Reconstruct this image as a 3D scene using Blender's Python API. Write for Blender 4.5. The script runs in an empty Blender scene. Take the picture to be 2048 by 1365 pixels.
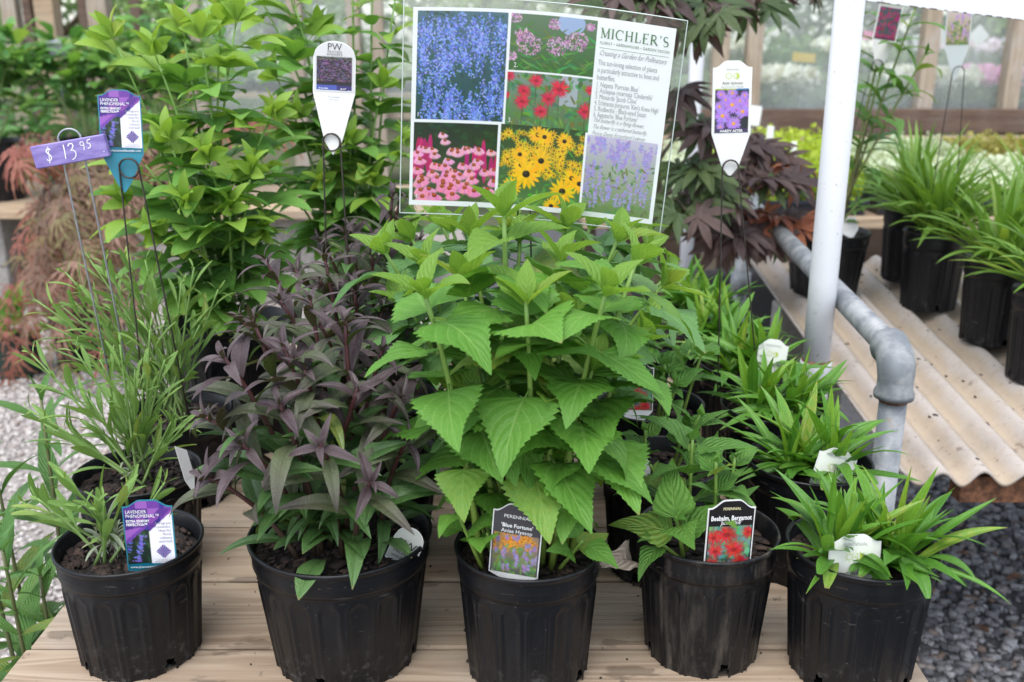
import bpy, math, random
import numpy as np
from mathutils import Vector, Matrix
R = math.radians
scene = bpy.context.scene
COL = scene.collection
# ------------------------------------------------------------------ camera
CAMZ, PITCH, FPX = 1.31, R(17.0), 1991.0
cd = bpy.data.cameras.new('camera'); cam = bpy.data.objects.new('camera', cd); COL.objects.link(cam)
cam.location = (0, 0, CAMZ); cam.rotation_euler = (R(90) - PITCH, 0, 0)
cd.sensor_width = 23.6; cd.lens = FPX / 2048 * 23.6; cd.clip_start = 0.05; cd.clip_end = 400
cd.dof.use_dof = True; cd.dof.focus_distance = 1.16; cd.dof.aperture_fstop = 3.8
scene.camera = cam
# ------------------------------------------------------------------ light: bright overcast
SUN_EL, SUN_ROT = R(66), R(200)
w = bpy.data.worlds.new('World'); scene.world = w; w.use_nodes = True
nt = w.node_tree; bg = nt.nodes['Background']
sky = nt.nodes.new('ShaderNodeTexSky'); sky.sky_type = 'NISHITA'; sky.sun_disc = False
sky.sun_elevation = SUN_EL; sky.sun_rotation = SUN_ROT; sky.air_density = 1.0; sky.dust_density = 1.5; sky.ozone_density = 0.6
hs = nt.nodes.new('ShaderNodeHueSaturation'); hs.inputs['Saturation'].default_value = 0.45   # cloud veil: far less blue than a clear sky
nt.links.new(sky.outputs[0], hs.inputs['Color']); nt.links.new(hs.outputs[0], bg.inputs[0]); bg.inputs[1].default_value = 0.15
sd = bpy.data.lights.new('sun', 'SUN'); sd.energy = 0.85; sd.angle = R(40); sd.color = (1.0, 0.98, 0.95)
sun = bpy.data.objects.new('sun', sd); COL.objects.link(sun)
# sun comes from above, a little behind and left of the camera
sun.rotation_euler = (R(90) - SUN_EL, 0, R(-20))
vs = scene.view_settings; vs.view_transform = 'Standard'; vs.look = 'None'; vs.gamma = 1.0; vs.use_curve_mapping = False
vs.exposure = 1.5
scene.cycles.max_bounces = 8; scene.cycles.transparent_max_bounces = 16
scene.cycles.use_denoising = True
# ------------------------------------------------------------------ pixel -> place helpers
CP, SP = math.cos(PITCH), math.sin(PITCH)
def ray(u, v):
    a = (u - 1024) / FPX; b = (v - 682.5) / FPX
    return Vector((a, CP - b * SP, -SP - b * CP))
def PD(u, v, D): return Vector((0, 0, CAMZ)) + ray(u, v) * D
def PY(u, v, Y): r = ray(u, v); return Vector((0, 0, CAMZ)) + r * (Y / r.y)
def PZ(u, v, z): r = ray(u, v); return Vector((0, 0, CAMZ)) + r * ((z - CAMZ) / r.z)
TABLE = 0.62
# ------------------------------------------------------------------ object helpers
def lin(c):
    return tuple(((x / 12.92) if x <= 0.04045 else ((x + 0.055) / 1.055) ** 2.4) for x in c)
def hexc(h): return lin(tuple(int(h[i:i + 2], 16) / 255 for i in (0, 2, 4)))
def tag(o, label=None, cat=None, group=None, kind=None):
    if label: o['label'] = label
    if cat: o['category'] = cat
    if group: o['group'] = group
    if kind: o['kind'] = kind
    return o
def thing(name, label, cat, loc=(0, 0, 0), group=None, rotz=0):
    o = bpy.data.objects.new(name, None); COL.objects.link(o); o.empty_display_size = 0.05
    o.location = loc; o.rotation_euler = (0, 0, rotz)
    return tag(o, label, cat, group)
def link(name, me, parent=None, mtx=None):
    o = bpy.data.objects.new(name, me); COL.objects.link(o)
    if parent is not None: o.parent = parent
    if mtx is not None: o.matrix_basis = mtx
    return o
class MB:
    def __init__(self): self.v = []; self.f = []; self.uv = []; self.useuv = False
    def add(self, vs_, fs, uv=None):
        n = len(self.v); self.v += [tuple(p) for p in vs_]; self.f += [tuple(i + n for i in f) for f in fs]
        if uv is not None: self.useuv = True; self.uv += list(uv)
        else: self.uv += [(0.5, 0.5)] * len(vs_)
        return self
    def box(self, c, s, rot=None, bev=0.0):
        hx, hy, hz = s[0] / 2, s[1] / 2, s[2] / 2
        if bev <= 0:
            vv = [Vector((x * hx, y * hy, z * hz)) for z in (-1, 1) for y in (-1, 1) for x in (-1, 1)]
            ff = [(0, 2, 3, 1), (4, 5, 7, 6), (0, 1, 5, 4), (2, 6, 7, 3), (0, 4, 6, 2), (1, 3, 7, 5)]
        else:
            vv = []; b = bev
            for z in (-1, 1):
                for y in (-1, 1):
                    for x in (-1, 1):
                        vv += [Vector((x * (hx - b), y * (hy - b), z * hz)), Vector((x * (hx - b), y * hy, z * (hz - b))), Vector((x * hx, y * (hy - b), z * (hz - b)))]
            def I(x, y, z, k): return ((z * 2 + y) * 2 + x) * 3 + k
            ff = [(I(0,0,0,0), I(0,1,0,0), I(1,1,0,0), I(1,0,0,0)), (I(0,0,1,0), I(1,0,1,0), I(1,1,1,0), I(0,1,1,0)),
                  (I(0,0,0,1), I(1,0,0,1), I(1,0,1,1), I(0,0,1,1)), (I(0,1,0,1), I(0,1,1,1), I(1,1,1,1), I(1,1,0,1)),
                  (I(0,0,0,2), I(0,0,1,2), I(0,1,1,2), I(0,1,0,2)), (I(1,0,0,2), I(1,1,0,2), I(1,1,1,2), I(1,0,1,2))]
            for z in (0, 1):
                for y in (0, 1): ff.append((I(0,y,z,0), I(1,y,z,0), I(1,y,z,1), I(0,y,z,1)))
                for x in (0, 1): ff.append((I(x,0,z,0), I(x,1,z,0), I(x,1,z,2), I(x,0,z,2)))
            for y in (0, 1):
                for x in (0, 1): ff.append((I(x,y,0,1), I(x,y,1,1), I(x,y,1,2), I(x,y,0,2)))
            for z in (0, 1):
                for y in (0, 1):
                    for x in (0, 1): ff.append((I(x,y,z,0), I(x,y,z,1), I(x,y,z,2)))
        if rot is not None: vv = [rot @ p for p in vv]
        c = Vector(c); self.add([p + c for p in vv], ff); return self
    def tube(self, pts, rad, sides=8, cap=True):
        pts = [Vector(p) for p in pts]; n = len(pts)
        if not hasattr(rad, '__len__'): rad = [rad] * n
        vv = []; ref = None
        for i in range(n):
            t = (pts[min(i + 1, n - 1)] - pts[max(i - 1, 0)]).normalized()
            if ref is None:
                ref = Vector((0, 0, 1)) if abs(t.z) < 0.9 else Vector((1, 0, 0))
            x = (ref - t * ref.dot(t)).normalized(); ref = x; y = t.cross(x)
            for k in range(sides):
                a = 2 * math.pi * k / sides
                vv.append(pts[i] + (x * math.cos(a) + y * math.sin(a)) * rad[i])
        ff = []
        for i in range(n - 1):
            for k in range(sides):
                k2 = (k + 1) % sides
                ff.append((i * sides + k, i * sides + k2, (i + 1) * sides + k2, (i + 1) * sides + k))
        if cap:
            ff.append(tuple(range(sides - 1, -1, -1))); ff.append(tuple((n - 1) * sides + k for k in range(sides)))
        uv = [(k / sides, i / max(1, n - 1)) for i in range(n) for k in range(sides)]
        self.add(vv, ff, uv); return self
    def lathe(self, prof, seg=48, c=(0, 0, 0)):
        vv = []; ff = []; n = len(prof)
        for (r, z) in prof:
            for k in range(seg):
                a = 2 * math.pi * k / seg; vv.append((c[0] + r * math.cos(a), c[1] + r * math.sin(a), c[2] + z))
        for i in range(n - 1):
            for k in range(seg):
                k2 = (k + 1) % seg; ff.append((i * seg + k, i * seg + k2, (i + 1) * seg + k2, (i + 1) * seg + k))
        self.add(vv, ff); return self
    def mesh(self, name, m=None, smooth=True):
        me = bpy.data.meshes.new(name); me.from_pydata(self.v, [], self.f); me.update()
        if smooth: me.polygons.foreach_set('use_smooth', [True] * len(me.polygons))
        if self.useuv:
            ul = me.uv_layers.new(name='UVMap'); li = np.zeros(len(me.loops), np.int32); me.loops.foreach_get('vertex_index', li)
            ul.data.foreach_set('uv', np.array(self.uv, np.float32)[li].ravel())
        if m is not None: me.materials.append(m)
        return me
    def build(self, name, m, parent=None, smooth=True, mtx=None):
        return link(name, self.mesh(name, m, smooth), parent, mtx)
def fastmesh(name, V, F, m, smooth=False):
    """V (n,3) array, F (k,4) or (k,3) index array"""
    me = bpy.data.meshes.new(name); k, c = F.shape
    me.vertices.add(len(V)); me.vertices.foreach_set('co', np.ascontiguousarray(V, np.float32).ravel())
    me.loops.add(k * c); me.loops.foreach_set('vertex_index', np.ascontiguousarray(F, np.int32).ravel())
    me.polygons.add(k); me.polygons.foreach_set('loop_start', np.arange(0, k * c, c, dtype=np.int32))
    me.polygons.foreach_set('loop_total', np.full(k, c, np.int32))
    if smooth: me.polygons.foreach_set('use_smooth', np.ones(k, bool))
    me.update(); me.validate()
    if m is not None: me.materials.append(m)
    return me
# ------------------------------------------------------------------ material helpers
class NT:
    def __init__(self, name):
        self.m = bpy.data.materials.new(name); self.m.use_nodes = True; self.t = self.m.node_tree
        self.b = self.t.nodes['Principled BSDF']; self.out = self.t.nodes['Material Output']
    def n(self, typ, props=None, **ins):
        nd = self.t.nodes.new('ShaderNode' + typ)
        for k, v in (props or {}).items(): setattr(nd, k, v)
        for k, v in ins.items():
            key = int(k[1:]) if k[0] == 'i' and k[1:].isdigit() else k.replace('_', ' ')
            self.set(nd.inputs[key], v)
        return nd
    def set(self, sock, v):
        if isinstance(v, bpy.types.NodeSocket): self.t.links.new(v, sock)
        elif isinstance(v, bpy.types.Node): self.t.links.new(v.outputs[0], sock)
        else:
            if hasattr(sock.default_value, '__len__') and len(sock.default_value) == 4 and len(v) == 3: v = tuple(v) + (1,)
            sock.default_value = v
    def math(self, op, a, b=0.0, c=0.0, clamp=False):
        nd = self.n('Math', {'operation': op, 'use_clamp': clamp}); self.set(nd.inputs[0], a); self.set(nd.inputs[1], b)
        if op in ('SMOOTH_MIN', 'MULTIPLY_ADD', 'WRAP', 'COMPARE'): self.set(nd.inputs[2], c)
        return nd.outputs[0]
    def mapr(self, x, a, b, c, d, smooth=True):
        nd = self.n('MapRange', {'interpolation_type': 'SMOOTHSTEP' if smooth else 'LINEAR'}, Value=x)
        for i, v in zip((1, 2, 3, 4), (a, b, c, d)): nd.inputs[i].default_value = v
        return nd.outputs[0]
    def mix(self, f, a, b, blend='MIX'):
        nd = self.n('Mix', {'data_type': 'RGBA', 'blend_type': blend}); self.set(nd.inputs[0], f); self.set(nd.inputs[6], a); self.set(nd.inputs[7], b)
        return nd.outputs[2]
    def noise(self, scale, detail=4, rough=0.55, vec=None, dist=0.0):
        nd = self.n('TexNoise', Scale=scale, Detail=detail, Roughness=rough, Distortion=dist)
        if vec is not None: self.set(nd.inputs['Vector'], vec)
        return nd.outputs[0]
    def coord(self, which='Object', scale=None, loc=None):
        o = self.n('TexCoord').outputs[which]
        if scale is not None or loc is not None:
            mp = self.n('Mapping', Vector=o)
            if scale is not None: mp.inputs['Scale'].default_value = scale
            if loc is not None: self.set(mp.inputs['Location'], loc)
            o = mp.outputs[0]
        return o
    def bump(self, h, strength=0.3, dist=0.01, normal=None):
        nd = self.n('Bump', Strength=strength, Distance=dist, Height=h)
        if normal is not None: self.set(nd.inputs['Normal'], normal)
        return nd.outputs[0]
    def P(self, **k):
        for key, v in k.items(): self.set(self.b.inputs[key.replace('_', ' ')], v)
        return self
def simple(name, c, rough=0.5, metal=0.0, var=0.0, scale=40, bump=0.0, spec=0.5):
    t = NT(name); t.P(Roughness=rough, Metallic=metal, Specular_IOR_Level=spec)
    nz = t.noise(scale, 5, 0.6, t.coord())
    t.P(Base_Color=t.mix(t.mapr(nz, 0.35, 0.65, 0, 1), tuple(x * (1 - var) for x in c), tuple(min(1, x * (1 + var)) for x in c)))
    if bump: t.P(Normal=t.bump(nz, bump, 0.002))
    return t.m
def leaf_mat(name, c1, c2, vein, rough=0.5, trans=0.35, nv=9, slope=0.32, vs_=0.5, bump=0.35, var=0.25, under=None, tint=None, tipc=None, spec=0.35, age=1):
    t = NT(name); uv = t.n('TexCoord').outputs['UV']; sp_ = t.n('SeparateXYZ', Vector=uv)
    s = t.math('MULTIPLY', t.math('ABSOLUTE', t.math('SUBTRACT', sp_.outputs[0], 0.5)), 2.0); tt = sp_.outputs[1]
    mid = t.mapr(s, 0.0, 0.07, 1, 0)
    if nv:
        ph = t.math('PINGPONG', t.math('MULTIPLY', t.math('SUBTRACT', tt, t.math('MULTIPLY', s, slope)), nv), 0.5)
        lat = t.mapr(ph, 0.0, 0.09, 0.75, 0)
        vm = t.math('MAXIMUM', mid, lat)
        puff = t.mapr(ph, 0.0, 0.5, 0, 1)
    else:
        vm = mid; puff = t.mapr(s, 0, 0.5, 0, 1)
    rnd = t.n('ObjectInfo').outputs['Random']
    nz = t.noise(14.0, 4, 0.6, t.coord('Object'))
    f = t.math('ADD', t.math('MULTIPLY', rnd, 0.65), t.math('MULTIPLY', nz, 0.4))
    base = t.mix(t.mapr(f, 0.15, 0.9, 0, 1, False), c1, c2)
    if tipc is not None: base = t.mix(t.mapr(tt, 0.35, 1.0, 0, 0.8), base, tipc)
    if var:
        v = t.mapr(t.noise(60, 3, 0.6, t.coord('Object')), 0.3, 0.7, 1 - var * 0.5, 1 + var * 0.5, False)
        base = t.mix(1.0, base, t.n('CombineXYZ', X=v, Y=v, Z=v).outputs[0], 'MULTIPLY')
    base = t.mix(t.math('MULTIPLY', vm, vs_), base, vein)
    if age:
        base = t.mix(t.math('MULTIPLY', t.mapr(rnd, 0.90, 1.0, 0, 0.55), t.mapr(nz, 0.35, 0.65, 0.3, 1)), base, (0.34, 0.32, 0.05))
        sp2 = t.noise(9, 5, 0.7, t.n('VectorMath', {'operation': 'ADD'}, i0=t.coord('Object'), i1=t.n('CombineXYZ', X=t.math('MULTIPLY', rnd, 31.0), Y=t.math('MULTIPLY', rnd, 17.0)).outputs[0]).outputs[0])
        base = t.mix(t.mapr(sp2, 0.70, 0.75, 0, 0.7), base, (0.22, 0.16, 0.06))
        base = t.mix(t.math('MULTIPLY', t.mapr(tt, 0.93, 1.0, 0, 1), t.mapr(rnd, 0.45, 0.6, 0, 0.6)), base, (0.24, 0.17, 0.07))
    if under is not None: base = t.mix(t.math('MULTIPLY', t.n('NewGeometry').outputs['Backfacing'], 0.85), base, under)
    h = t.math('ADD', t.math('MULTIPLY', puff, 0.8), t.math('MULTIPLY', t.noise(34, 4, 0.65, t.coord('Object')), 0.9))
    h = t.math('SUBTRACT', h, t.math('MULTIPLY', mid, 0.8))
    nrm = t.bump(h, bump, 0.02)
    t.P(Base_Color=base, Roughness=t.mapr(t.noise(5, 4, 0.6, t.coord('Object')), 0.3, 0.7, rough - 0.1, rough + 0.12), Normal=nrm, Specular_IOR_Level=spec)
    tr = t.n('BsdfTranslucent', Color=t.mix(1.0, base, tint or (1.15, 1.1, 0.6), 'MULTIPLY'), Normal=nrm)
    mx = t.n('MixShader'); mx.inputs[0].default_value = trans
    t.t.links.new(t.b.outputs[0], mx.inputs[1]); t.t.links.new(tr.outputs[0], mx.inputs[2]); t.t.links.new(mx.outputs[0], t.out.inputs[0])
    return t.m
def stem_mat(name, c1, c2, rough=0.5):
    t = NT(name); uv = t.n('SeparateXYZ', Vector=t.n('TexCoord').outputs['UV'])
    t.P(Base_Color=t.mix(t.mapr(t.math('ADD', uv.outputs[1], t.math('MULTIPLY', t.math('SUBTRACT', t.noise(40, 3), 0.5), 0.5)), 0, 1, 0, 1, False), c1, c2), Roughness=rough)
    return t.m
# ------------------------------------------------------------------ materials
def m_pot(name, dust, dustcol):
    t = NT(name); co = t.coord('Object'); rnd = t.n('ObjectInfo').outputs['Random']
    off = t.n('CombineXYZ', X=t.math('MULTIPLY', rnd, 9.0), Y=t.math('MULTIPLY', rnd, 5.0)).outputs[0]
    v = t.n('VectorMath', {'operation': 'ADD'}, i0=co, i1=off).outputs[0]
    streak = t.noise(1.0, 6, 0.65, t.n('VectorMath', {'operation': 'MULTIPLY'}, i0=v, i1=(55, 55, 9)).outputs[0])
    fine = t.noise(260, 3, 0.7, v); big = t.noise(11, 4, 0.6, v)
    d = t.math('MULTIPLY', t.mapr(streak, 0.45, 0.75, 0, 1), t.mapr(big, 0.35, 0.65, 0.25, 1))
    speck = t.mapr(fine, 0.675, 0.72, 0, 0.8)
    low = t.mapr(t.n('SeparateXYZ', Vector=co).outputs[2], 0.0, 0.07, 1, 0)
    splash = t.math('MULTIPLY', low, t.mapr(t.noise(70, 5, 0.7, v), 0.5, 0.7, 0, 0.3))
    scr = t.mapr(t.noise(1.0, 2, 0.5, t.n('VectorMath', {'operation': 'MULTIPLY'}, i0=v, i1=(30, 30, 240)).outputs[0], ), 0.70, 0.73, 0, 0.35)
    d = t.math('MAXIMUM', t.math('MULTIPLY', d, dust), t.math('MULTIPLY', t.math('MAXIMUM', speck, scr), 0.5 + dust * 0.5)); d = t.math('MAXIMUM', d, splash)
    t.P(Base_Color=t.mix(d, (0.0042, 0.0046, 0.006), dustcol), Roughness=t.mapr(d, 0, 1, 0.38, 0.8), Specular_IOR_Level=0.3,
        Normal=t.bump(t.math('ADD', t.noise(70, 4, 0.6, v), t.math('MULTIPLY', fine, 0.3)), 0.12, 0.003))
    return t.m
POT_BLACK = m_pot('black pot plastic', 0.07, (0.16, 0.155, 0.15))
POT_DUSTY = m_pot('dusty black pot plastic', 0.75, (0.12, 0.10, 0.08))
POT_GREEN = simple('dark green pot plastic', (0.012, 0.03, 0.026), 0.4, 0, 0.2)
def m_wood(name, c1, c2, grey, axis=0, wet=False, scale=1.0):
    t = NT(name); co = t.coord('Object'); rnd = t.n('ObjectInfo').outputs['Random']
    off = t.n('CombineXYZ', X=t.math('MULTIPLY', rnd, 3.7), Y=t.math('MULTIPLY', rnd, 1.9), Z=t.math('MULTIPLY', rnd, 2.3)).outputs[0]
    v = t.n('VectorMath', {'operation': 'ADD'}, i0=co, i1=off).outputs[0]
    sc = [60 * scale, 60 * scale, 60 * scale]; sc[axis] = 1.6 * scale
    va = t.n('VectorMath', {'operation': 'MULTIPLY'}, i0=v, i1=tuple(sc)).outputs[0]
    sc2 = [14 * scale, 14 * scale, 14 * scale]; sc2[axis] = 0.9 * scale
    vb = t.n('VectorMath', {'operation': 'MULTIPLY'}, i0=v, i1=tuple(sc2)).outputs[0]
    g = t.noise(1.0, 5, 0.6, va, 0.4); ring = t.noise(1.0, 3, 0.5, vb, 1.2)
    rings = t.math('PINGPONG', t.math('MULTIPLY', ring, 9.0), 0.5)
    f = t.math('ADD', t.math('MULTIPLY', g, 0.78), t.math('MULTIPLY', t.mapr(rings, 0, 0.5, 0, 1), 0.22))
    base = t.mix(t.mapr(f, 0.25, 0.72, 0, 1), c2, c1)
    blot = t.noise(5.0, 5, 0.65, v)
    base = t.mix(t.mapr(blot, 0.42, 0.72, 0, 0.7), base, grey)
    kn = t.n('TexVoronoi', Scale=5.5); kv = [1, 1, 1]; kv[axis] = 0.55
    t.set(kn.inputs['Vector'], t.n('VectorMath', {'operation': 'MULTIPLY'}, i0=v, i1=tuple(kv)).outputs[0])
    base = t.mix(t.mapr(kn.outputs['Distance'], 0.03, 0.075, 0.75, 0), base, tuple(x * 0.35 for x in c2))
    rough = 0.78
    if wet:
        wn = t.noise(7.0, 4, 0.6, t.n('VectorMath', {'operation': 'MULTIPLY'}, i0=t.n('NewGeometry').outputs['Position'], i1=(1, 2.6, 1)).outputs[0])
        base = t.mix(t.mapr(wn, 0.605, 0.65, 0, 0.55), base, tuple(x * 0.32 for x in c2))
        dn = t.noise(34.0, 4, 0.7, t.n('NewGeometry').outputs['Position'])
        base = t.mix(t.mapr(dn, 0.63, 0.72, 0, 0.75), base, (0.05, 0.038, 0.03))
    t.P(Base_Color=base, Roughness=rough, Normal=t.bump(f, 0.35, 0.004))
    return t.m
WOOD_TABLE = m_wood('weathered pine board', (0.385, 0.30, 0.215), (0.255, 0.18, 0.12), (0.33, 0.28, 0.225), 0, True)
WOOD_POST = m_wood('grey weathered timber', (0.36, 0.30, 0.23), (0.22, 0.17, 0.12), (0.36, 0.33, 0.3), 2)
WOOD_BACK = m_wood('old bench timber', (0.42, 0.31, 0.2), (0.26, 0.18, 0.115), (0.33, 0.28, 0.22), 0)
WOOD_DARK = m_wood('dark creosoted rail', (0.12, 0.075, 0.05), (0.06, 0.035, 0.025), (0.13, 0.10, 0.085), 0)
def m_soil():
    t = NT('bark potting mix'); co = t.coord('Object'); vo = t.n('TexVoronoi', Scale=95.0, Vector=co); nz = t.noise(180, 4, 0.7, co)
    c = t.mix(t.mapr(vo.outputs['Distance'], 0, 0.5, 0, 1), (0.03, 0.02, 0.014), (0.012, 0.008, 0.006))
    t.P(Base_Color=t.mix(t.mapr(nz, 0.55, 0.75, 0, 0.8), c, (0.07, 0.045, 0.032)), Roughness=0.95, Normal=t.bump(t.math('SUBTRACT', nz, vo.outputs['Distance']), 1.0, 0.01)); return t.m
SOIL = m_soil()
def m_stone(name, a, b, c, rough=0.9):
    t = NT(name); nz = t.n('TexWhiteNoise', {'noise_dimensions': '3D'})
    at = t.n('Attribute', {'attribute_name': 'rnd'})
    f = at.outputs['Fac']; base = t.mix(t.mapr(f, 0, 0.7, 0, 1, False), a, b); base = t.mix(t.mapr(f, 0.85, 1.0, 0, 1, False), base, c)
    n2 = t.noise(160, 3, 0.6, t.coord())
    v = t.mapr(n2, 0.3, 0.7, 0.75, 1.2, False)
    t.P(Base_Color=t.mix(1.0, base, t.n('CombineXYZ', X=v, Y=v, Z=v).outputs[0], 'MULTIPLY'), Roughness=rough, Normal=t.bump(n2, 0.4, 0.003)); return t.m
BARK = m_stone('bark chips', (0.014, 0.009, 0.007), (0.038, 0.022, 0.016), (0.10, 0.06, 0.045))
GRAVEL_W = m_stone('pale limestone gravel', (0.36, 0.325, 0.305), (0.52, 0.485, 0.46), (0.30, 0.22, 0.17))
GRAVEL_D = m_stone('grey limestone chippings', (0.06, 0.062, 0.07), (0.27, 0.272, 0.28), (0.14, 0.085, 0.055))
def m_ground(name, a, b, sc):
    t = NT(name); co = t.coord('Object'); vo = t.n('TexVoronoi', Scale=sc, Vector=co); nz = t.noise(1.3, 6, 0.65, co)
    c = t.mix(t.mapr(vo.outputs['Distance'], 0, 0.6, 1, 0), a, b); hue = t.n('SeparateColor', Color=vo.outputs['Color']).outputs[0]
    c = t.mix(t.mapr(hue, 0, 1, 0, 0.6, False), c, tuple(x * 0.6 for x in b)); c = t.mix(t.mapr(nz, 0.4, 0.7, 0, 0.35), c, tuple(x * 0.7 for x in a))
    t.P(Base_Color=c, Roughness=0.95, Normal=t.bump(vo.outputs['Distance'], -0.8, 0.015)); return t.m
GROUND_W = m_ground('pale gravel bed', (0.26, 0.23, 0.21), (0.43, 0.395, 0.37), 85)
GROUND_D = m_ground('grey gravel bed', (0.06, 0.06, 0.065), (0.15, 0.15, 0.16), 60)
GROUND_E = m_ground('earth and grass ground', (0.07, 0.085, 0.035), (0.13, 0.12, 0.07), 6)
def m_sheet():
    t = NT('lichened fibre cement'); co = t.coord('Object'); n1 = t.noise(9, 6, 0.65, co); n2 = t.noise(60, 5, 0.7, co); n3 = t.noise(26, 3, 0.6, co)
    xw = t.math('COSINE', t.math('MULTIPLY', t.math('ADD', t.n('SeparateXYZ', Vector=co).outputs[0], 1.4 - 0.738), 2 * math.pi / 0.0745))
    c = t.mix(t.mapr(t.math('ADD', xw, t.math('MULTIPLY', t.math('SUBTRACT', n1, 0.5), 4.5)), -0.7, 0.8, 0, 1), (0.37, 0.30, 0.225), (0.385, 0.34, 0.305)); c = t.mix(t.mapr(n2, 0.5, 0.7, 0, 0.5), c, (0.30, 0.235, 0.175))
    c = t.mix(t.mapr(t.noise(3.2, 6, 0.7, co), 0.5, 0.68, 0, 0.45), c, (0.235, 0.20, 0.165)); c = t.mix(t.mapr(n3, 0.64, 0.70, 0, 0.6), c, (0.13, 0.09, 0.065)); c = t.mix(t.mapr(t.noise(150, 2, 0.5, co), 0.7, 0.73, 0, 0.7), c, (0.08, 0.06, 0.045))
    t.P(Base_Color=c, Roughness=0.85, Normal=t.bump(n2, 0.3, 0.003)); return t.m
SHEET = m_sheet()
def m_galv():
    t = NT('galvanised steel'); co = t.coord('Object'); n1 = t.noise(22, 5, 0.65, co); n2 = t.noise(120, 3, 0.6, co)
    c = t.mix(t.mapr(n1, 0.38, 0.62, 0, 1), (0.16, 0.175, 0.19), (0.30, 0.31, 0.315)); c = t.mix(t.mapr(t.noise(14, 6, 0.7, co), 0.62, 0.72, 0, 0.7), c, (0.20, 0.15, 0.11))
    t.P(Base_Color=c, Metallic=0.25, Roughness=0.55, Normal=t.bump(n2, 0.15, 0.002)); return t.m
GALV = m_galv()
def m_white(name, c):
    t = NT(name); co = t.coord('Object'); n1 = t.noise(170, 3, 0.6, co); n2 = t.noise(1.0, 5, 0.6, t.n('VectorMath', {'operation': 'MULTIPLY'}, i0=co, i1=(30, 30, 3)).outputs[0])
    cc = t.mix(t.mapr(t.noise(95, 3, 0.6, co), 0.665, 0.70, 0, 0.8), c, (0.28, 0.23, 0.2)); cc = t.mix(t.mapr(t.noise(6, 6, 0.7, co), 0.56, 0.7, 0, 0.3), cc, (0.42, 0.38, 0.33)); cc = t.mix(t.mapr(n2, 0.5, 0.75, 0, 0.3), cc, tuple(x * 0.72 for x in c))
    t.P(Base_Color=cc, Roughness=0.42, Normal=t.bump(n1, 0.05, 0.001)); return t.m
WHITE_PIPE = m_white('speckled white pipe', (0.62, 0.625, 0.65))
WHITE_CARD = simple('white plastic card', (0.66, 0.66, 0.65), 0.4, 0, 0.02)
WIRE = simple('brown weathered wire', (0.055, 0.045, 0.04), 0.5, 0.5, 0.35, 90)
WIRE_G = simple('galvanised wire', (0.33, 0.34, 0.36), 0.4, 0.7, 0.15, 90)
RUST = simple('rusty steel', (0.16, 0.07, 0.035), 0.85, 0.1, 0.5, 60, 0.4)
CONCRETE = simple('concrete block', (0.27, 0.255, 0.235), 0.95, 0, 0.2, 50, 0.4)
TRAY = simple('black tray plastic', (0.015, 0.018, 0.028), 0.4, 0, 0.2)
def m_film():
    t = NT('hazy greenhouse film'); tr = t.n('BsdfTransparent', Color=(0.98, 1.0, 0.99)); df = t.n('BsdfTranslucent', Color=(0.93, 0.97, 0.95)); dd = t.n('BsdfDiffuse', Color=(0.9, 0.95, 0.92))
    a = t.n('MixShader', i0=0.5, i1=df, i2=dd); nz = t.noise(2.2, 4, 0.6, t.coord()); b = t.n('MixShader', i0=t.mapr(nz, 0.3, 0.7, 0.15, 0.27), i1=tr, i2=a.outputs[0])
    gl = t.n('BsdfGlossy', Roughness=0.15); fr = t.n('Fresnel', IOR=1.3); c = t.n('MixShader', i0=fr, i1=b.outputs[0], i2=gl.outputs[0])
    t.t.links.new(c.outputs[0], t.out.inputs[0]); return t.m
FILM = m_film()
def m_lam():
    t = NT('clear laminating film'); tr = t.n('BsdfTransparent', Color=(0.99, 0.995, 0.99)); gl = t.n('BsdfGlossy', Roughness=0.08)
    fr = t.n('LayerWeight', Blend=0.25); b = t.n('MixShader', i0=t.math('ADD', t.math('MULTIPLY', fr.outputs['Fresnel'], 0.5), 0.035), i1=tr, i2=gl.outputs[0])
    t.t.links.new(b.outputs[0], t.out.inputs[0]); return t.m
LAM = m_lam()
LAM_E = simple('laminate edge', (0.5, 0.56, 0.53), 0.2, 0, 0.1, 20)
def m_print():
    t = NT('printed ink'); t.P(Base_Color=t.n('VertexColor', {'layer_name': 'ink'}).outputs[0], Roughness=0.35, Specular_IOR_Level=0.4); return t.m
PRINT = m_print()
def ink(name, c): return simple(name, c, 0.45, 0, 0.0)
INK_BLACK = ink('black ink', (0.03, 0.03, 0.032)); INK_WHITE = ink('white ink', (0.8, 0.8, 0.8)); INK_GREEN = ink('green ink', (0.08, 0.19, 0.08)); INK_GREY = ink('grey ink', (0.36, 0.36, 0.38))
INK_LILAC = ink('lilac grey ink', (0.22, 0.2, 0.3)); INK_YELLOW = ink('cream ink', (0.75, 0.7, 0.4)); INK_LIME = ink('lime ink', (0.45, 0.55, 0.08))
INK_TEAL = ink('teal ink', (0.015, 0.19, 0.27))
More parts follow.
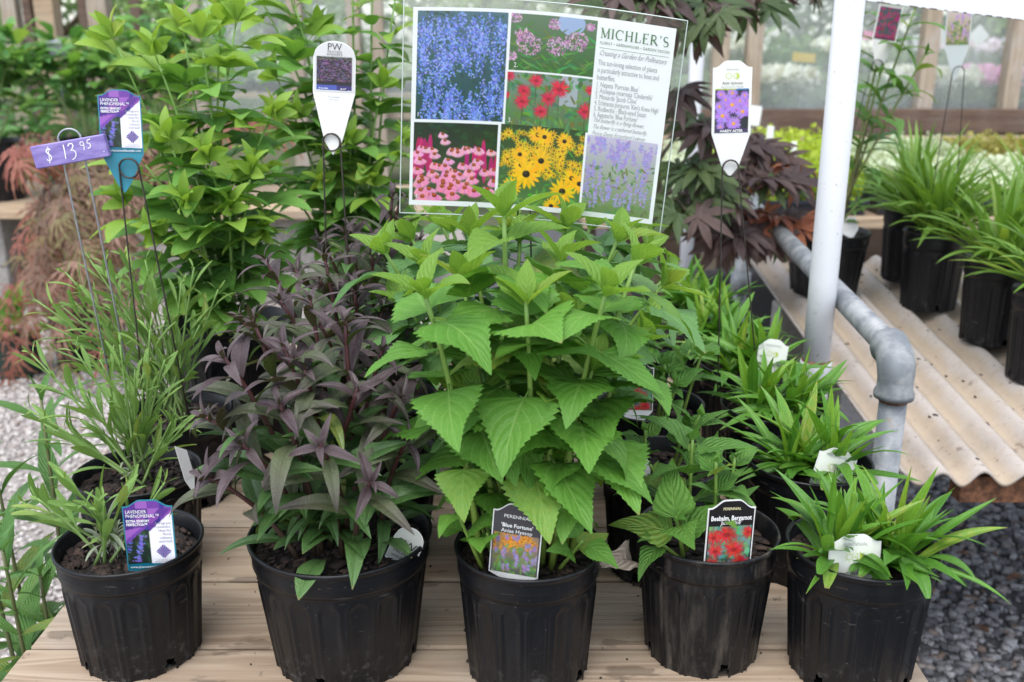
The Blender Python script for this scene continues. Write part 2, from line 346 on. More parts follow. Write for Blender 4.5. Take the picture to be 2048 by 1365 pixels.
# leaves (real-world reflectance)
AG = leaf_mat('agastache leaf', (0.086, 0.230, 0.029), (0.138, 0.319, 0.046), (0.252, 0.414, 0.110), 0.5, 0.34, 6, 0.42, 0.5, 0.2, 0.22)
AG_Y = leaf_mat('young agastache leaf', (0.179, 0.346, 0.050), (0.246, 0.421, 0.077), (0.336, 0.497, 0.143), 0.5, 0.5, 6, 0.42, 0.4, 0.35, 0.2)
AG_B = leaf_mat('bluish agastache leaf', (0.086, 0.207, 0.061), (0.144, 0.297, 0.094), (0.218, 0.381, 0.132), 0.5, 0.32, 6, 0.42, 0.45, 0.2, 0.2)
BEE = leaf_mat('beebalm leaf', (0.079, 0.215, 0.036), (0.144, 0.316, 0.054), (0.259, 0.417, 0.108), 0.45, 0.32, 7, 0.4, 0.4, 0.5, 0.2)
PEN_P = leaf_mat('purple penstemon leaf', (0.066, 0.045, 0.050), (0.108, 0.082, 0.086), (0.070, 0.025, 0.030), 0.31, 0.22, 0, 0, 0.7, 0.3, 0.3, (0.055, 0.06, 0.02), (1.1, 0.8, 0.6), age=0)
PEN_M = leaf_mat('bronze green penstemon leaf', (0.072, 0.088, 0.045), (0.110, 0.135, 0.068), (0.050, 0.030, 0.025), 0.31, 0.25, 0, 0, 0.7, 0.3, 0.3, (0.05, 0.075, 0.02), None, (0.075, 0.055, 0.06), age=0)
PEN_G = leaf_mat('green penstemon leaf', (0.061, 0.138, 0.037), (0.105, 0.209, 0.061), (0.044, 0.077, 0.022), 0.36, 0.28, 0, 0, 0.6, 0.3, 0.25, spec=0.5)
LAV = leaf_mat('lavender leaf', (0.151, 0.273, 0.066), (0.227, 0.378, 0.099), (0.184, 0.304, 0.077), 0.55, 0.3, 0, 0, 0.4, 0.3, 0.2)
LAV_S = leaf_mat('silvery lavender leaf', (0.198, 0.242, 0.165), (0.286, 0.330, 0.231), (0.198, 0.242, 0.143), 0.65, 0.2, 0, 0, 0.4, 0.3, 0.2)
AST = leaf_mat('aster leaf', (0.065, 0.202, 0.022), (0.144, 0.336, 0.036), (0.130, 0.269, 0.036), 0.36, 0.33, 0, 0, 0.5, 0.3, 0.2, spec=0.5)
AST_Y = leaf_mat('young aster leaf', (0.154, 0.330, 0.028), (0.220, 0.396, 0.044), (0.176, 0.308, 0.044), 0.36, 0.4, 0, 0, 0.5, 0.3, 0.2, spec=0.5)
LIA = leaf_mat('grassy leaf', (0.120, 0.250, 0.030), (0.210, 0.370, 0.060), (0.180, 0.310, 0.060), 0.38, 0.36, 0, 0, 0.4, 0.2, 0.2, spec=0.5)
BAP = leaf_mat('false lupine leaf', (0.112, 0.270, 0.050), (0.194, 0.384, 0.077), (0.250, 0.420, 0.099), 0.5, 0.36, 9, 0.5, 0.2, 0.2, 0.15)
BAP_Y = leaf_mat('young false lupine leaf', (0.220, 0.382, 0.052), (0.289, 0.451, 0.081), (0.289, 0.439, 0.092), 0.5, 0.42, 9, 0.5, 0.2, 0.2, 0.15)
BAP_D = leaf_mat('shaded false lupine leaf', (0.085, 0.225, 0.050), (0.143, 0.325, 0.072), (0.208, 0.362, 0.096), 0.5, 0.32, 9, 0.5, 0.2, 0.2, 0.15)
PEO = leaf_mat('peony leaf', (0.074, 0.210, 0.058), (0.150, 0.330, 0.090), (0.196, 0.360, 0.106), 0.42, 0.33, 7, 0.4, 0.35, 0.3, 0.2)
PEO_L = leaf_mat('light shrub leaf', (0.138, 0.318, 0.055), (0.235, 0.442, 0.097), (0.276, 0.456, 0.124), 0.45, 0.38, 7, 0.4, 0.35, 0.3, 0.2)
MAP = leaf_mat('bronze maple leaf', (0.066, 0.045, 0.047), (0.117, 0.078, 0.069), (0.108, 0.066, 0.056), 0.45, 0.33, 0, 0, 0.4, 0.25, 0.3, (0.075, 0.075, 0.04), (1.3, 0.8, 0.5), age=0)
MAP_G = leaf_mat('dark green maple leaf', (0.045, 0.090, 0.032), (0.100, 0.135, 0.050), (0.090, 0.100, 0.040), 0.42, 0.33, 0, 0, 0.4, 0.25, 0.3, None, (1.3, 1.1, 0.5), age=0)
MAP_R = leaf_mat('coppery maple leaf', (0.288, 0.094, 0.066), (0.432, 0.165, 0.077), (0.360, 0.143, 0.088), 0.45, 0.4, 0, 0, 0.4, 0.25, 0.3, age=0)
LACE = leaf_mat('lace maple leaf', (0.235, 0.157, 0.117), (0.375, 0.226, 0.173), (0.312, 0.180, 0.125), 0.5, 0.38, 0, 0, 0.3, 0.2, 0.3, age=0)
LACE_R = leaf_mat('red lace maple leaf', (0.338, 0.125, 0.100), (0.425, 0.188, 0.144), (0.375, 0.125, 0.100), 0.5, 0.4, 0, 0, 0.3, 0.2, 0.3, age=0)
LACE_G = leaf_mat('olive lace maple leaf', (0.216, 0.201, 0.097), (0.316, 0.245, 0.123), (0.287, 0.230, 0.110), 0.5, 0.38, 0, 0, 0.3, 0.2, 0.3, age=0)
SWP = leaf_mat('long serrate leaf', (0.078, 0.192, 0.048), (0.132, 0.276, 0.072), (0.180, 0.324, 0.108), 0.45, 0.3, 10, 0.3, 0.35, 0.35, 0.2)
LILY = leaf_mat('phlox leaf', (0.088, 0.209, 0.039), (0.143, 0.297, 0.066), (0.165, 0.297, 0.077), 0.4, 0.35, 0, 0, 0.4, 0.3, 0.2)
FOL = {k: leaf_mat(k, a, b, b, 0.5, 0.35, 0, 0, 0.1, 0.1, 0.5, age=0) for k, a, b in (
    ('hedge foliage', (0.14, 0.25, 0.08), (0.26, 0.38, 0.13)), ('pale hedge foliage', (0.26, 0.37, 0.16), (0.38, 0.49, 0.24)), ('dark hedge foliage', (0.08, 0.15, 0.06), (0.16, 0.25, 0.09)),
    ('lime sedum foliage', (0.32, 0.44, 0.03), (0.45, 0.55, 0.06)), ('variegated foliage', (0.46, 0.55, 0.38), (0.68, 0.73, 0.6)), ('orange sedum foliage', (0.32, 0.26, 0.08), (0.36, 0.38, 0.09)),
    ('lilac phlox flower', (0.66, 0.54, 0.82), (0.80, 0.72, 0.88)), ('magenta phlox flower', (0.74, 0.30, 0.66), (0.80, 0.48, 0.74)), ('white flower', (0.7, 0.7, 0.68), (0.8, 0.8, 0.78)), ('yellow flower', (0.6, 0.45, 0.05), (0.7, 0.55, 0.1)),
    ('mixed bedding foliage', (0.09, 0.18, 0.05), (0.17, 0.28, 0.09)))}
ST_AG = stem_mat('yellow green stem', (0.20, 0.29, 0.045), (0.15, 0.27, 0.05)); ST_PEN = stem_mat('maroon stem', (0.05, 0.035, 0.02), (0.075, 0.018, 0.022)); ST_LAV = stem_mat('lavender stem', (0.15, 0.23, 0.07), (0.15, 0.27, 0.06))
ST_BAP = stem_mat('pale green stem', (0.25, 0.33, 0.13), (0.18, 0.33, 0.07)); ST_BR = stem_mat('brown twig', (0.09, 0.065, 0.045), (0.10, 0.06, 0.045)); ST_SWP = stem_mat('olive stem', (0.17, 0.15, 0.09), (0.10, 0.12, 0.04)); ST_LIL = stem_mat('khaki stem', (0.22, 0.19, 0.08), (0.14, 0.22, 0.05))
# ================================================================== the setting
random.seed(7); RNG = np.random.default_rng(11)
def sheetplane(name, x0, x1, y0, y1, z, m, n=1):
    mb = MB(); mb.add([(x0, y0, z), (x1, y0, z), (x1, y1, z), (x0, y1, z)], [(0, 1, 2, 3)]); return tag(mb.build(name, m, smooth=False), kind='structure')
sheetplane('ground', -60, 60, -20, 90, 0.0, GROUND_E)
sheetplane('gravel_path', -6, -0.25, -2, 7.0, 0.004, GROUND_W)
sheetplane('gravel_yard', -0.25, 7, -2, 7.0, 0.004, GROUND_D)
def stones(name, n, x0, x1, y0, y1, smin, smax, z, m, label, cat, keep=None):
    base = np.array([(x, y, zz) for zz in (-1, 1) for y in (-1, 1) for x in (-1, 1)], float) * 0.62
    q = np.array([(0, 2, 3, 1), (4, 5, 7, 6), (0, 1, 5, 4), (2, 6, 7, 3), (0, 4, 6, 2), (1, 3, 7, 5)])
    P = np.stack([RNG.uniform(x0, x1, n), RNG.uniform(y0, y1, n), np.full(n, z)], 1)
    S = RNG.uniform(smin, smax, (n, 1, 1)) * RNG.uniform(0.65, 1.25, (n, 1, 3)) * np.array([1, 1, 0.75])
    V = base[None] * (1 + RNG.uniform(-0.38, 0.38, (n, 8, 3)))
    a = RNG.uniform(0, 6.28, n); b = RNG.uniform(-0.7, 0.7, n)
    ca, sa, cb, sb = np.cos(a), np.sin(a), np.cos(b), np.sin(b); Z = np.zeros(n); O = np.ones(n)
    Rm = np.einsum('nij,njk->nik', np.stack([np.stack([ca, -sa, Z], 1), np.stack([sa, ca, Z], 1), np.stack([Z, Z, O], 1)], 1), np.stack([np.stack([O, Z, Z], 1), np.stack([Z, cb, -sb], 1), np.stack([Z, sb, cb], 1)], 1))
    V = np.einsum('nij,nvj->nvi', Rm, V * S) + P[:, None, :]
    F = (q[None] + (np.arange(n) * 8)[:, None, None]).reshape(-1, 4)
    me = fastmesh(name, V.reshape(-1, 3), F, m); at = me.attributes.new('rnd', 'FLOAT', 'POINT'); at.data.foreach_set('value', np.repeat(RNG.uniform(0, 1, n), 8).astype(np.float32))
    o = link(name, me)
    return tag(o, label, cat, kind='stuff') if label else o
stones('pale_gravel', 17000, -2.7, -0.55, 1.75, 4.9, 0.006, 0.013, 0.008, GRAVEL_W, 'pale pinkish gravel covering the ground left of the bench', 'gravel')
stones('grey_gravel', 9500, 0.5, 2.0, 1.45, 2.9, 0.003, 0.0175, 0.009, GRAVEL_D, 'dark grey stone chippings below the corrugated sheet', 'gravel')
DRYM = simple('dry brown leaf litter', (0.12, 0.065, 0.04), 0.9, 0, 0.4, 60)
for i_, (x_, y_) in enumerate(((1.02, 2.15), (1.18, 2.32), (1.07, 1.98), (1.25, 2.2))):
    lf = MB(); lf.add([(0, -.022, 0), (.012, -.006, .006), (.009, .014, .004), (0, .026, .002), (-.011, .012, .008), (-.013, -.008, .003), (0, 0, 0)], [(0, 1, 6), (1, 2, 6), (2, 3, 6), (3, 4, 6), (4, 5, 6), (5, 0, 6)])
    lo = lf.build('fallen_leaf', DRYM); lo.location = (x_, y_, 0.019); lo.rotation_euler = (0.1, 0.05, i_ * 1.7); tag(lo, ('leftmost', 'farthest', 'nearest', 'rightmost')[i_] + ' dry brown leaf lying on the dark grey gravel', 'leaf', 'fallen leaves on the dark gravel')
# ---- display bench of pine planks
TX0, TX1 = -0.572, 0.472
bench = thing('display_bench', 'low pine plank bench carrying the rows of black nursery pots', 'bench', (0, 1.5, 0))
py = 1.019 - 0.153 * 1; k = 0
while py < 2.35:
    mb = MB(); wdt = 0.147; x0 = TX0 + random.uniform(-0.006, 0.006); x1 = TX1 + random.uniform(-0.006, 0.006)
    mb.box((0, 0, 0), (x1 - x0, wdt, 0.036), None, 0.003)
    o = mb.build('plank', WOOD_TABLE, bench, smooth=False); o.location = ((x0 + x1) / 2, py + 0.0765 - 1.5, TABLE - 0.018 + random.uniform(-0.0012, 0.0))
    o.rotation_euler = (0, 0, random.uniform(-0.002, 0.002)); py += 0.153; k += 1
for x in (TX0 + 0.09, -0.05, TX1 - 0.09):
    MB().box((x, 0.1, TABLE - 0.036 - 0.046), (0.038, 1.42, 0.09), None, 0.002).build('joist', WOOD_BACK, bench, smooth=False)
for x in (TX0 + 0.06, TX1 - 0.06):
    for y in (-0.50, 0.72): MB().box((x + (0.0 if x < 0 else 0), y, (TABLE - 0.13) / 2), (0.089, 0.089, TABLE - 0.13), None, 0.003).build('leg', WOOD_BACK, bench, smooth=False)
NAIL = simple('dark nail head', (0.05, 0.04, 0.035), 0.6, 0.4, 0.3)
nail_me = MB().lathe([(0.0, 0.0012), (0.0032, 0.001), (0.0036, 0.0), (0.0036, -0.002)], 10).mesh('nail', NAIL)
for pl_ in [c for c in bench.children if c.name.startswith('plank')]:
    for x in (TX0 + 0.09, -0.05, TX1 - 0.09):
        for y in (-0.042, 0.045): link('nail', nail_me, pl_, Matrix.Translation((x - pl_.location.x + random.uniform(-.006, .006), y + random.uniform(-.006, .006), 0.018)))
# ---- corrugated sheet bench
SY0, SY1, SX0, SX1 = 1.567, 2.78, 0.668, 2.25
def sheet_z(y): return CAMZ - 0.722 + (y - SY0) * 0.095
WL = 0.0745
rack = thing('corrugated_bench', 'bench topped with a tan corrugated cement sheet, right of the grey pipe rail', 'bench', (1.4, 2.2, 0))
nx = int((SX1 - SX0) / WL * 14); ny = 26
xs = np.linspace(SX0, SX1, nx + 1); ys = np.linspace(SY0, SY1, ny + 1)
XX, YY = np.meshgrid(xs, ys); wob = 0.004 * np.sin(XX * 7 + YY * 3)
ridge = 0.0125 * np.cos((XX - 0.738) / WL * 2 * np.pi)
YE = YY + 0.004 * np.sin(XX * 40) * (YY < SY0 + 0.03)
ZZ = CAMZ - 0.722 + (YY - SY0) * 0.095 + ridge + wob * 0.6
top = np.stack([XX - 1.4, YE - 2.2, ZZ], -1).reshape(-1, 3); bot = top - np.array([0, 0, 0.0065])
nn = len(top); idx = np.arange(nn).reshape(ny + 1, nx + 1)
def quads(I): return np.stack([I[:-1, :-1], I[:-1, 1:], I[1:, 1:], I[1:, :-1]], -1).reshape(-1, 4)
F = [quads(idx), quads(idx)[:, ::-1] + nn]
for e, fl in ((idx[0], 0), (idx[-1], 1), (idx[:, 0], 1), (idx[:, -1], 0)):
    q = np.stack([e[:-1], e[:-1] + nn, e[1:] + nn, e[1:]], -1); F.append(q[:, ::-1] if fl else q)
link('corrugated_sheet', fastmesh('corrugated_sheet', np.concatenate([top, bot]), np.concatenate(F), SHEET, True), rack)
for y, m, nm in ((SY0 + 0.055, RUST, 'front_beam'), (2.2, WOOD_BACK, 'beam'), (SY1 - 0.1, WOOD_BACK, 'beam')):
    MB().box((0.08, y - 2.2, sheet_z(y) - 0.0195 - 0.0275), (SX1 - SX0 - 0.2, 0.045, 0.05), None, 0.002).build(nm, m, rack, smooth=False)
for x, ysup in ((SX0 + 0.15, (SY1 - 0.145,)), (SX1 - 0.2, (SY0 + 0.10, 2.2, SY1 - 0.145))):
    for y in ysup:
        h_ = sheet_z(y) - 0.078; MB().box((x - 1.4, y - 2.2, h_ / 2), (0.19, 0.09, h_), None, 0.004).build('support', CONCRETE, rack, smooth=False)
lit = stones('leaf_litter', 260, SX0 + 0.02, SX1 - 0.3, SY0 + 0.02, SY1 - 0.05, 0.0012, 0.0052, 0, BARK, 'dark scattered crumbs and leaf litter on the corrugated sheet', 'litter')
lc = np.zeros(len(lit.data.vertices) * 3, np.float32); lit.data.vertices.foreach_get('co', lc); lc = lc.reshape(-1, 8, 3); lm = lc.mean(1, keepdims=True); lc = lm + (lc - lm) * np.array([1.0, 1.7, 0.4])
lc[..., 2] += (CAMZ - 0.722 + (lm[..., 1] - SY0) * 0.095 + 0.0125 * np.cos((lm[..., 0] - 0.738) / WL * 2 * np.pi) + 0.0024 * np.sin(lm[..., 0] * 7 + lm[..., 1] * 3) + 0.0005); lit.data.vertices.foreach_set('co', lc.astype(np.float32).ravel()); lit.data.update()
# ---- white poles
def pole(label, x, y, r, z1, sleeve_z):
    t = thing('white_pole', label, 'pole', (x, y, 0))
    MB().tube([(0, 0, sleeve_z - 0.03), (0, 0, 0.9), (0, 0, z1)], r, 28).build('shaft', WHITE_PIPE, t)
    mb = MB(); mb.lathe([(r * 0.99, sleeve_z + 0.0), (r * 1.13, sleeve_z), (r * 1.15, sleeve_z - 0.006), (r * 1.15, sleeve_z - 0.02), (r * 1.06, sleeve_z - 0.026), (r * 1.06, 0.0)], 28); mb.build('sleeve', WHITE_PIPE, t)
    MB().lathe([(r * 1.0, sleeve_z + 0.004), (r * 1.08, sleeve_z + 0.0005)], 28).build('rust_ring', RUST, t)
    return t
WP = PY(1632, 722, 1.72)
pole('thick white speckled pole in front of the grey pipe rail', WP.x, 1.72, 0.0245, 2.35, WP.z)
WP2 = PY(1384, 300, 3.35)
pole('thin white pole behind the maple and the laminated sign', WP2.x, 3.35, 0.0225, 2.6, 0.35)
# ---- galvanised pipe rail
rail = thing('pipe_rail', 'grey galvanised pipe rail with rounded elbow beside the corrugated sheet', 'pipe', (0.6, 2.2, 0))
A = PD(1797, 712, 1.49); B = PD(1493, 392, 2.93); B.z = A.z + 0.0; O = Vector((0.6, 2.2, 0)); rp = 0.0205
d = (B - A).normalized()
MB().tube([A + d * 0.045 - O, (A + B) / 2 - O, B - d * 0.045 - O], rp, 24).build('rail_pipe', GALV, rail)
for E, s in ((A, 1), (B, -1)):
    arc = [E + d * s * 0.052 - O, E + d * s * 0.045 - O, E + d * s * 0.036 - O]
    for kk in range(1, 9):
        a = kk / 8 * math.pi / 2; arc.append(E - O + d * s * 0.036 * (1 - math.sin(a)) + Vector((0, 0, -0.036 * (1 - math.cos(a)))))
    arc += [E - O + Vector((0, 0, -0.05)), E - O + Vector((0, 0, -0.058)), E - O + Vector((0, 0, -0.066))]
    rr = [rp * 1.40, rp * 1.46, rp * 1.28] + [rp * (1.26 + 0.10 * math.sin(kk / 9 * math.pi)) for kk in range(1, 9)] + [rp * 1.28, rp * 1.47, rp * 1.42]
    MB().tube(arc, rr, 28).build('elbow', GALV, rail)
    MB().tube([E - O + Vector((0, 0, -0.066)), E - O + Vector((0, 0, -0.0725))], rp * 1.03, 24, True).build('thread', RUST, rail)
    MB().tube([Vector((E.x, E.y, 0)) - O, E - O + Vector((0, 0, -0.07))], rp, 24).build('post', GALV, rail)
    if s == -1:
        MB().lathe([(rp, -0.0), (rp * 1.45, 0), (rp * 1.45, -0.06), (rp, -0.06)], 24, tuple(PY(1475, 552, B.y) * 0 + Vector((B.x, B.y, 0.63)) - O)).build('coupling', GALV, rail)
# ---- back benches
bb = thing('rear_plant_bench', 'timber bench behind the poles loaded with flats of sedum', 'bench', (2.4, 4.5, 0))
BBZ = CAMZ - 0.615; BY0 = 3.5
for i in range(13): MB().box((0, BY0 + 0.075 + i * 0.15 - 4.5, BBZ - 0.02), (4.3, 0.142, 0.04), None, 0.003).build('plank', WOOD_BACK, bb, smooth=False)
for x in (-2.0, -0.7, 0.7, 2.0):
    for y in (BY0 + 0.12, BY0 + 1.75): MB().box((x, y - 4.5, (BBZ - 0.04) / 2), (0.09, 0.09, BBZ - 0.04), None, 0.003).build('leg', WOOD_DARK, bb, smooth=False)
lb = thing('block_bench', 'plank bench on concrete blocks at the far left beyond the gravel', 'bench', (-2.6, 5.3, 0))
LBZ = CAMZ - 0.81
for i in range(6): MB().box((0, 4.88 + i * 0.15 - 5.3, LBZ - 0.02), (4.4, 0.14, 0.04), None, 0.003).build('plank', WOOD_BACK, lb, smooth=False)
for x in (-1.6, -0.15, 1.5):
    for zz in (0.0, 0.195):
        MB().box((x, -0.08, zz + 0.0965 if zz == 0 else zz + (LBZ - 0.04 - zz) / 2), (0.40, 0.6, 0.19 if zz == 0 else LBZ - 0.04 - zz), None, 0.006).build('block', CONCRETE, lb, smooth=False)
# ---- greenhouse frame with hazy film (behind everything)
GY = 5.75
gh = thing('greenhouse_wall', 'hazy plastic greenhouse wall on timber posts behind the right-hand bench', 'greenhouse', (2.0, GY, 0))
posts = [PY(1442, 80, GY).x, PY(1500, 100, GY).x + 0.02, PY(1853, 130, GY).x, PY(2025, 130, GY).x, PY(2230, 130, GY).x]
for i, x in enumerate(posts): MB().box((x - 2.0, 0, 1.35), (0.085, 0.09, 2.7), None, 0.004).build('post', WOOD_POST, gh, smooth=False)
zr = PY(1800, 240, GY).z
MB().box((0.9, -0.075, zr), (4.6, 0.05, 0.13), None, 0.004).build('base_rail', WOOD_DARK, gh, smooth=False)
MB().box((0.9, -0.085, zr - 0.11), (4.6, 0.06, 0.06), None, 0.004).build('base_rail', WOOD_BACK, gh, smooth=False)
MB().box((0.9, 0.0, 2.62), (4.6, 0.05, 0.1), None, 0.004).build('top_rail', WOOD_POST, gh, smooth=False)
MB().box((0.9, 0.055, (zr + 2.7) / 2), (4.6, 0.0015, 2.7 - zr)).build('film_pane', FILM, gh, smooth=False)
MB().box((0.9, 0.03, (zr - 0.15) / 2), (4.6, 0.03, zr - 0.15)).build('base_board', WOOD_DARK, gh, smooth=False)
LATH = [(28, 0.10, WOOD_POST, 'grey timber post, leftmost of the row behind the shrubs'), (62, 0.06, WOOD_DARK, 'dark slim post second from the left behind the shrubs'), (100, 0.13, WOOD_BACK, 'broad tan post third from the left behind the shrubs'), (172, 0.06, WOOD_DARK, 'dark slim post between the tan post and the stout brown post'),
        (204, 0.13, WOOD_POST, 'stout brown post behind the shrubs above the lavender tag'), (277, 0.07, WOOD_DARK, 'dark post behind the tall false lupine tips'), (390, 0.10, WOOD_POST, 'grey post behind the middle of the tall false lupine'),
        (592, 0.10, WOOD_POST, 'grey post just left of the white tag with dark picture'), (708, 0.09, WOOD_POST, 'grey post just right of the white tag with dark picture'), (756, 0.08, WOOD_POST, 'slim grey post nearest the left edge of the sign')]
for u, w_, m_, lab in LATH:
    p = PY(u, 60, 7.2); o = MB().box((0, 0, 1.3), (w_, w_, 2.6), None, 0.004).build('timber_post', m_, None, smooth=False); o.location = (p.x, p.y, 0); tag(o, lab, 'post', 'timber posts behind the shrubs')
fx0, fx1 = PY(380, 60, 7.26).x, PY(1330, 60, 7.26).x
fw = thing('film_screen', 'hazy plastic film screen behind the grey posts left of the sign', 'screen', ((fx0 + fx1) / 2, 7.27, 0))
MB().box((0, 0, 1.65), (fx1 - fx0, 0.0015, 1.7)).build('film_pane', FILM, fw, smooth=False)
for z_ in (0.78, 2.52): MB().box((0, 0.03, z_), (fx1 - fx0, 0.05, 0.07), None, 0.004).build('batten', WOOD_POST, fw, smooth=False)
# ---- white panel at the top right, bolted to the thick pole
q0 = PY(1700, -2, 1.90); q1 = PY(2075, 44, 1.90)
sg = thing('white_board', 'white panel with a dark scuffed lower edge at the top right corner', 'panel', tuple(q0))
dx = q1 - q0; nrm_ = Vector((-dx.z, 0, dx.x)).normalized() * 0.42
mb = MB(); fr_ = [Vector((0, 0, 0)), dx, dx * 1.6, dx * 1.6 + nrm_, nrm_]; mb.add(fr_ + [p + Vector((0, 0.004, 0)) for p in fr_], [(0, 1, 2, 3, 4), (9, 8, 7, 6, 5)] + [(i, i + 5, (i + 1) % 5 + 5, (i + 1) % 5) for i in range(5)])
mb.build('board', m_white('white painted panel', (0.72, 0.74, 0.78)), sg, smooth=False)
mb = MB(); rr = random.Random(4)
for i in range(26):
    c = dx * (0.02 + i / 26 * 1.5 + rr.uniform(0, 0.03)); l = rr.uniform(0.004, 0.016); mb.box(c + Vector((0, -0.0005, 0)), (l, 0.003, rr.uniform(0.0012, 0.0026)), Matrix.Rotation(-math.atan2(dx.z, dx.x), 3, 'Y'))
mb.build('scuffed_edge', WOOD_DARK, sg, smooth=False)
b2 = Vector((WP.x, 1.72, q0.z + 0.12)) - q0
MB().tube([b2 + Vector((0.0, 0.0, 0)), b2 + Vector((0.045, 0.10, 0)), Vector((0.06, 0.008, b2.z)), Vector((0.10, 0.004, b2.z))], 0.004, 8).build('bracket', GALV, sg)
# ================================================================== plants: leaf shapes
def leaf_mesh(name, m, prof, nl=10, nw=2, teeth=0, tamp=0.0, fold=0.25, droop=0.6, start=0.0, wave=0.0, pet=0.0, petr=0.018, seed=0, twist=0.0, side=0.0, pucker=0.0, pv=8):
    """unit-length leaf along +Y, upper face +Z; prof(t) = half width"""
    r = random.Random(seed); mb = MB(); ang = start; y = z = x0 = 0.0; vv = []; uv = []; ph = r.uniform(0, 6.28)
    steps = nl; L = 1.0 - pet
    if pet > 0:
        pts = []; 
        for i in range(4):
            pts.append((0, y, z)); y += math.cos(ang) * pet / 3 if i < 3 else 0; z += math.sin(ang) * pet / 3 if i < 3 else 0
        mb.tube(pts, petr, 4)
        mb.uv = [(0.5, 0.02)] * len(mb.v)
    az = 0.0
    for i in range(nl + 1):
        t = i / nl; w_ = prof(t)
        for j in range(-nw, nw + 1):
            s = j / nw; ww = w_
            if teeth and abs(j) == nw:
                f = (t * teeth) % 1.0; ww = w_ * (1 + tamp * ((1 - f) - 0.5) * 2 * (0.35 if t < 0.04 or t > 0.97 else 1))
            tw = twist * t
            lx = s * ww; lz = fold * abs(s) * w_ * (1.2 - 0.4 * abs(s)) + wave * w_ * abs(s) * math.sin(t * 9 + ph + (0 if s > 0 else 1.7))
            if pucker: lz += pucker * w_ * math.sin(((t - 0.36 * abs(s)) * pv) * 2 * math.pi) * abs(s) * (1 - abs(s) * 0.4)
            lx, lz = lx * math.cos(tw) - lz * math.sin(tw), lx * math.sin(tw) + lz * math.cos(tw)
            vv.append((x0 + lx * math.cos(az), y - lz * math.sin(ang) + lx * math.sin(az) * -1, z + lz * math.cos(ang))); uv.append((0.5 + 0.5 * s, t))
        st = L / nl; y += math.cos(ang) * st * math.cos(az); z += math.sin(ang) * st; x0 += math.sin(az) * st; ang -= droop / nl; az += side / nl
    c = 2 * nw + 1; ff = []
    for i in range(nl):
        for j in range(2 * nw): ff.append((i * c + j, i * c + j + 1, (i + 1) * c + j + 1, (i + 1) * c + j))
    mb.add(vv, ff, uv)
    return mb.mesh(name, m)
def cordate(wd):     # agastache / mint family: broad near the base, drawn-out tip
    def f(t): return wd * (0.02 + (min(1, t / 0.16)) ** 0.55 * (1 - max(0, (t - 0.10) / 0.90)) ** 0.95 * (1.0 + 0.20 * math.sin(math.pi * min(1, t * 1.6))))
    return f
def lance(wd, pk=0.35, base=0.25):
    def f(t):
        return wd * (0.03 + (base + (1 - base) * (t / pk) ** 0.8 if t < pk else max(0, 1 - ((t - pk) / (1 - pk)) ** 1.7)))
    return f
def strap(wd, pk=0.55, base=0.4): return lance(wd, pk, base)
def spat(wd): return lambda t: wd * (0.22 + 0.78 * math.sin(min(1, max(0, (t - 0.25) / 0.75)) * math.pi * 0.93 + 0.12) if t > 0.25 else 0.22 + 0.12 * t)
def orient(pos, d, up, s, sx=1.0):
    y = Vector(d).normalized(); x = y.cross(Vector(up))
    if x.length < 1e-4: x = y.cross(Vector((1, 0.3, 0)))
    x.normalize(); z = x.cross(y)
    return Matrix(((x.x * s * sx, y.x * s, z.x * s, pos[0]), (x.y * s * sx, y.y * s, z.y * s, pos[1]), (x.z * s * sx, y.z * s, z.z * s, pos[2]), (0, 0, 0, 1)))
class Leaves: n = 0
def leaf(parent, me, pos, d, up, s, sx=1.0, name='leaf'):
    Leaves.n += 1; return link(name, me, parent, orient(pos, d, up, s, sx))
def bez(b, c, p, n): return [b * (1 - t) ** 2 + c * 2 * t * (1 - t) + p * t * t for t in [i / n for i in range(n + 1)]]
def at(pts, t):
    f = t * (len(pts) - 1); i = min(int(f), len(pts) - 2); a = f - i
    return pts[i].lerp(pts[i + 1], a), (pts[i + 1] - pts[i]).normalized()
def variants(n, fn): return [fn(i) for i in range(n)]
L_AG = variants(5, lambda i: leaf_mesh('agastache_leaf', AG, cordate(0.345 + 0.02 * (i % 3)), 42, 3, 14, 0.11, 0.24 - 0.05 * i, 0.35 + 0.2 * i, 0.25, 0.10, 0.13, 0.011, i, 0.1 * (i - 2), 0.12 * (i - 2), 0.02, 6))
L_AGB = variants(4, lambda i: leaf_mesh('bluish_agastache_leaf', AG_B, cordate(0.34 + 0.02 * (i % 3)), 42, 3, 14, 0.11, 0.2, 0.35 + 0.22 * i, 0.25, 0.10, 0.13, 0.011, 10 + i, 0.1 * (i - 2), 0.12 * (i - 2), 0.02, 6))
L_AGY = variants(3, lambda i: leaf_mesh('young_agastache_leaf', AG_Y, lance(0.235, 0.3, 0.22), 36, 2, 12, 0.05, 0.5, 0.35 + 0.2 * i, 0.1, 0.08, 0.05, 0.012, 20 + i, 0.1 * i, 0.1 * (i - 1), 0.05))
L_BEE = variants(4, lambda i: leaf_mesh('beebalm_leaf', BEE, cordate(0.25 + 0.02 * i), 36, 3, 11, 0.03, 0.22, 0.45 + 0.25 * i, 0.2, 0.07, 0.08, 0.012, 30 + i, 0, 0.1 * (i - 1), 0.05, 7))
def pen(m, seed0): return variants(4, lambda i: leaf_mesh('penstemon_leaf', m, lance(0.108 + 0.012 * (i % 3), 0.33, 0.35), 14, 2, 7, 0.03, 0.35, 0.9 + 0.35 * i, 0.35, 0.06, 0, 0, seed0 + i, 0.15 * (i - 1.5), 0.15 * (i - 1.5)))
L_PP, L_PM, L_PG = pen(PEN_P, 40), pen(PEN_M, 50), pen(PEN_G, 60)
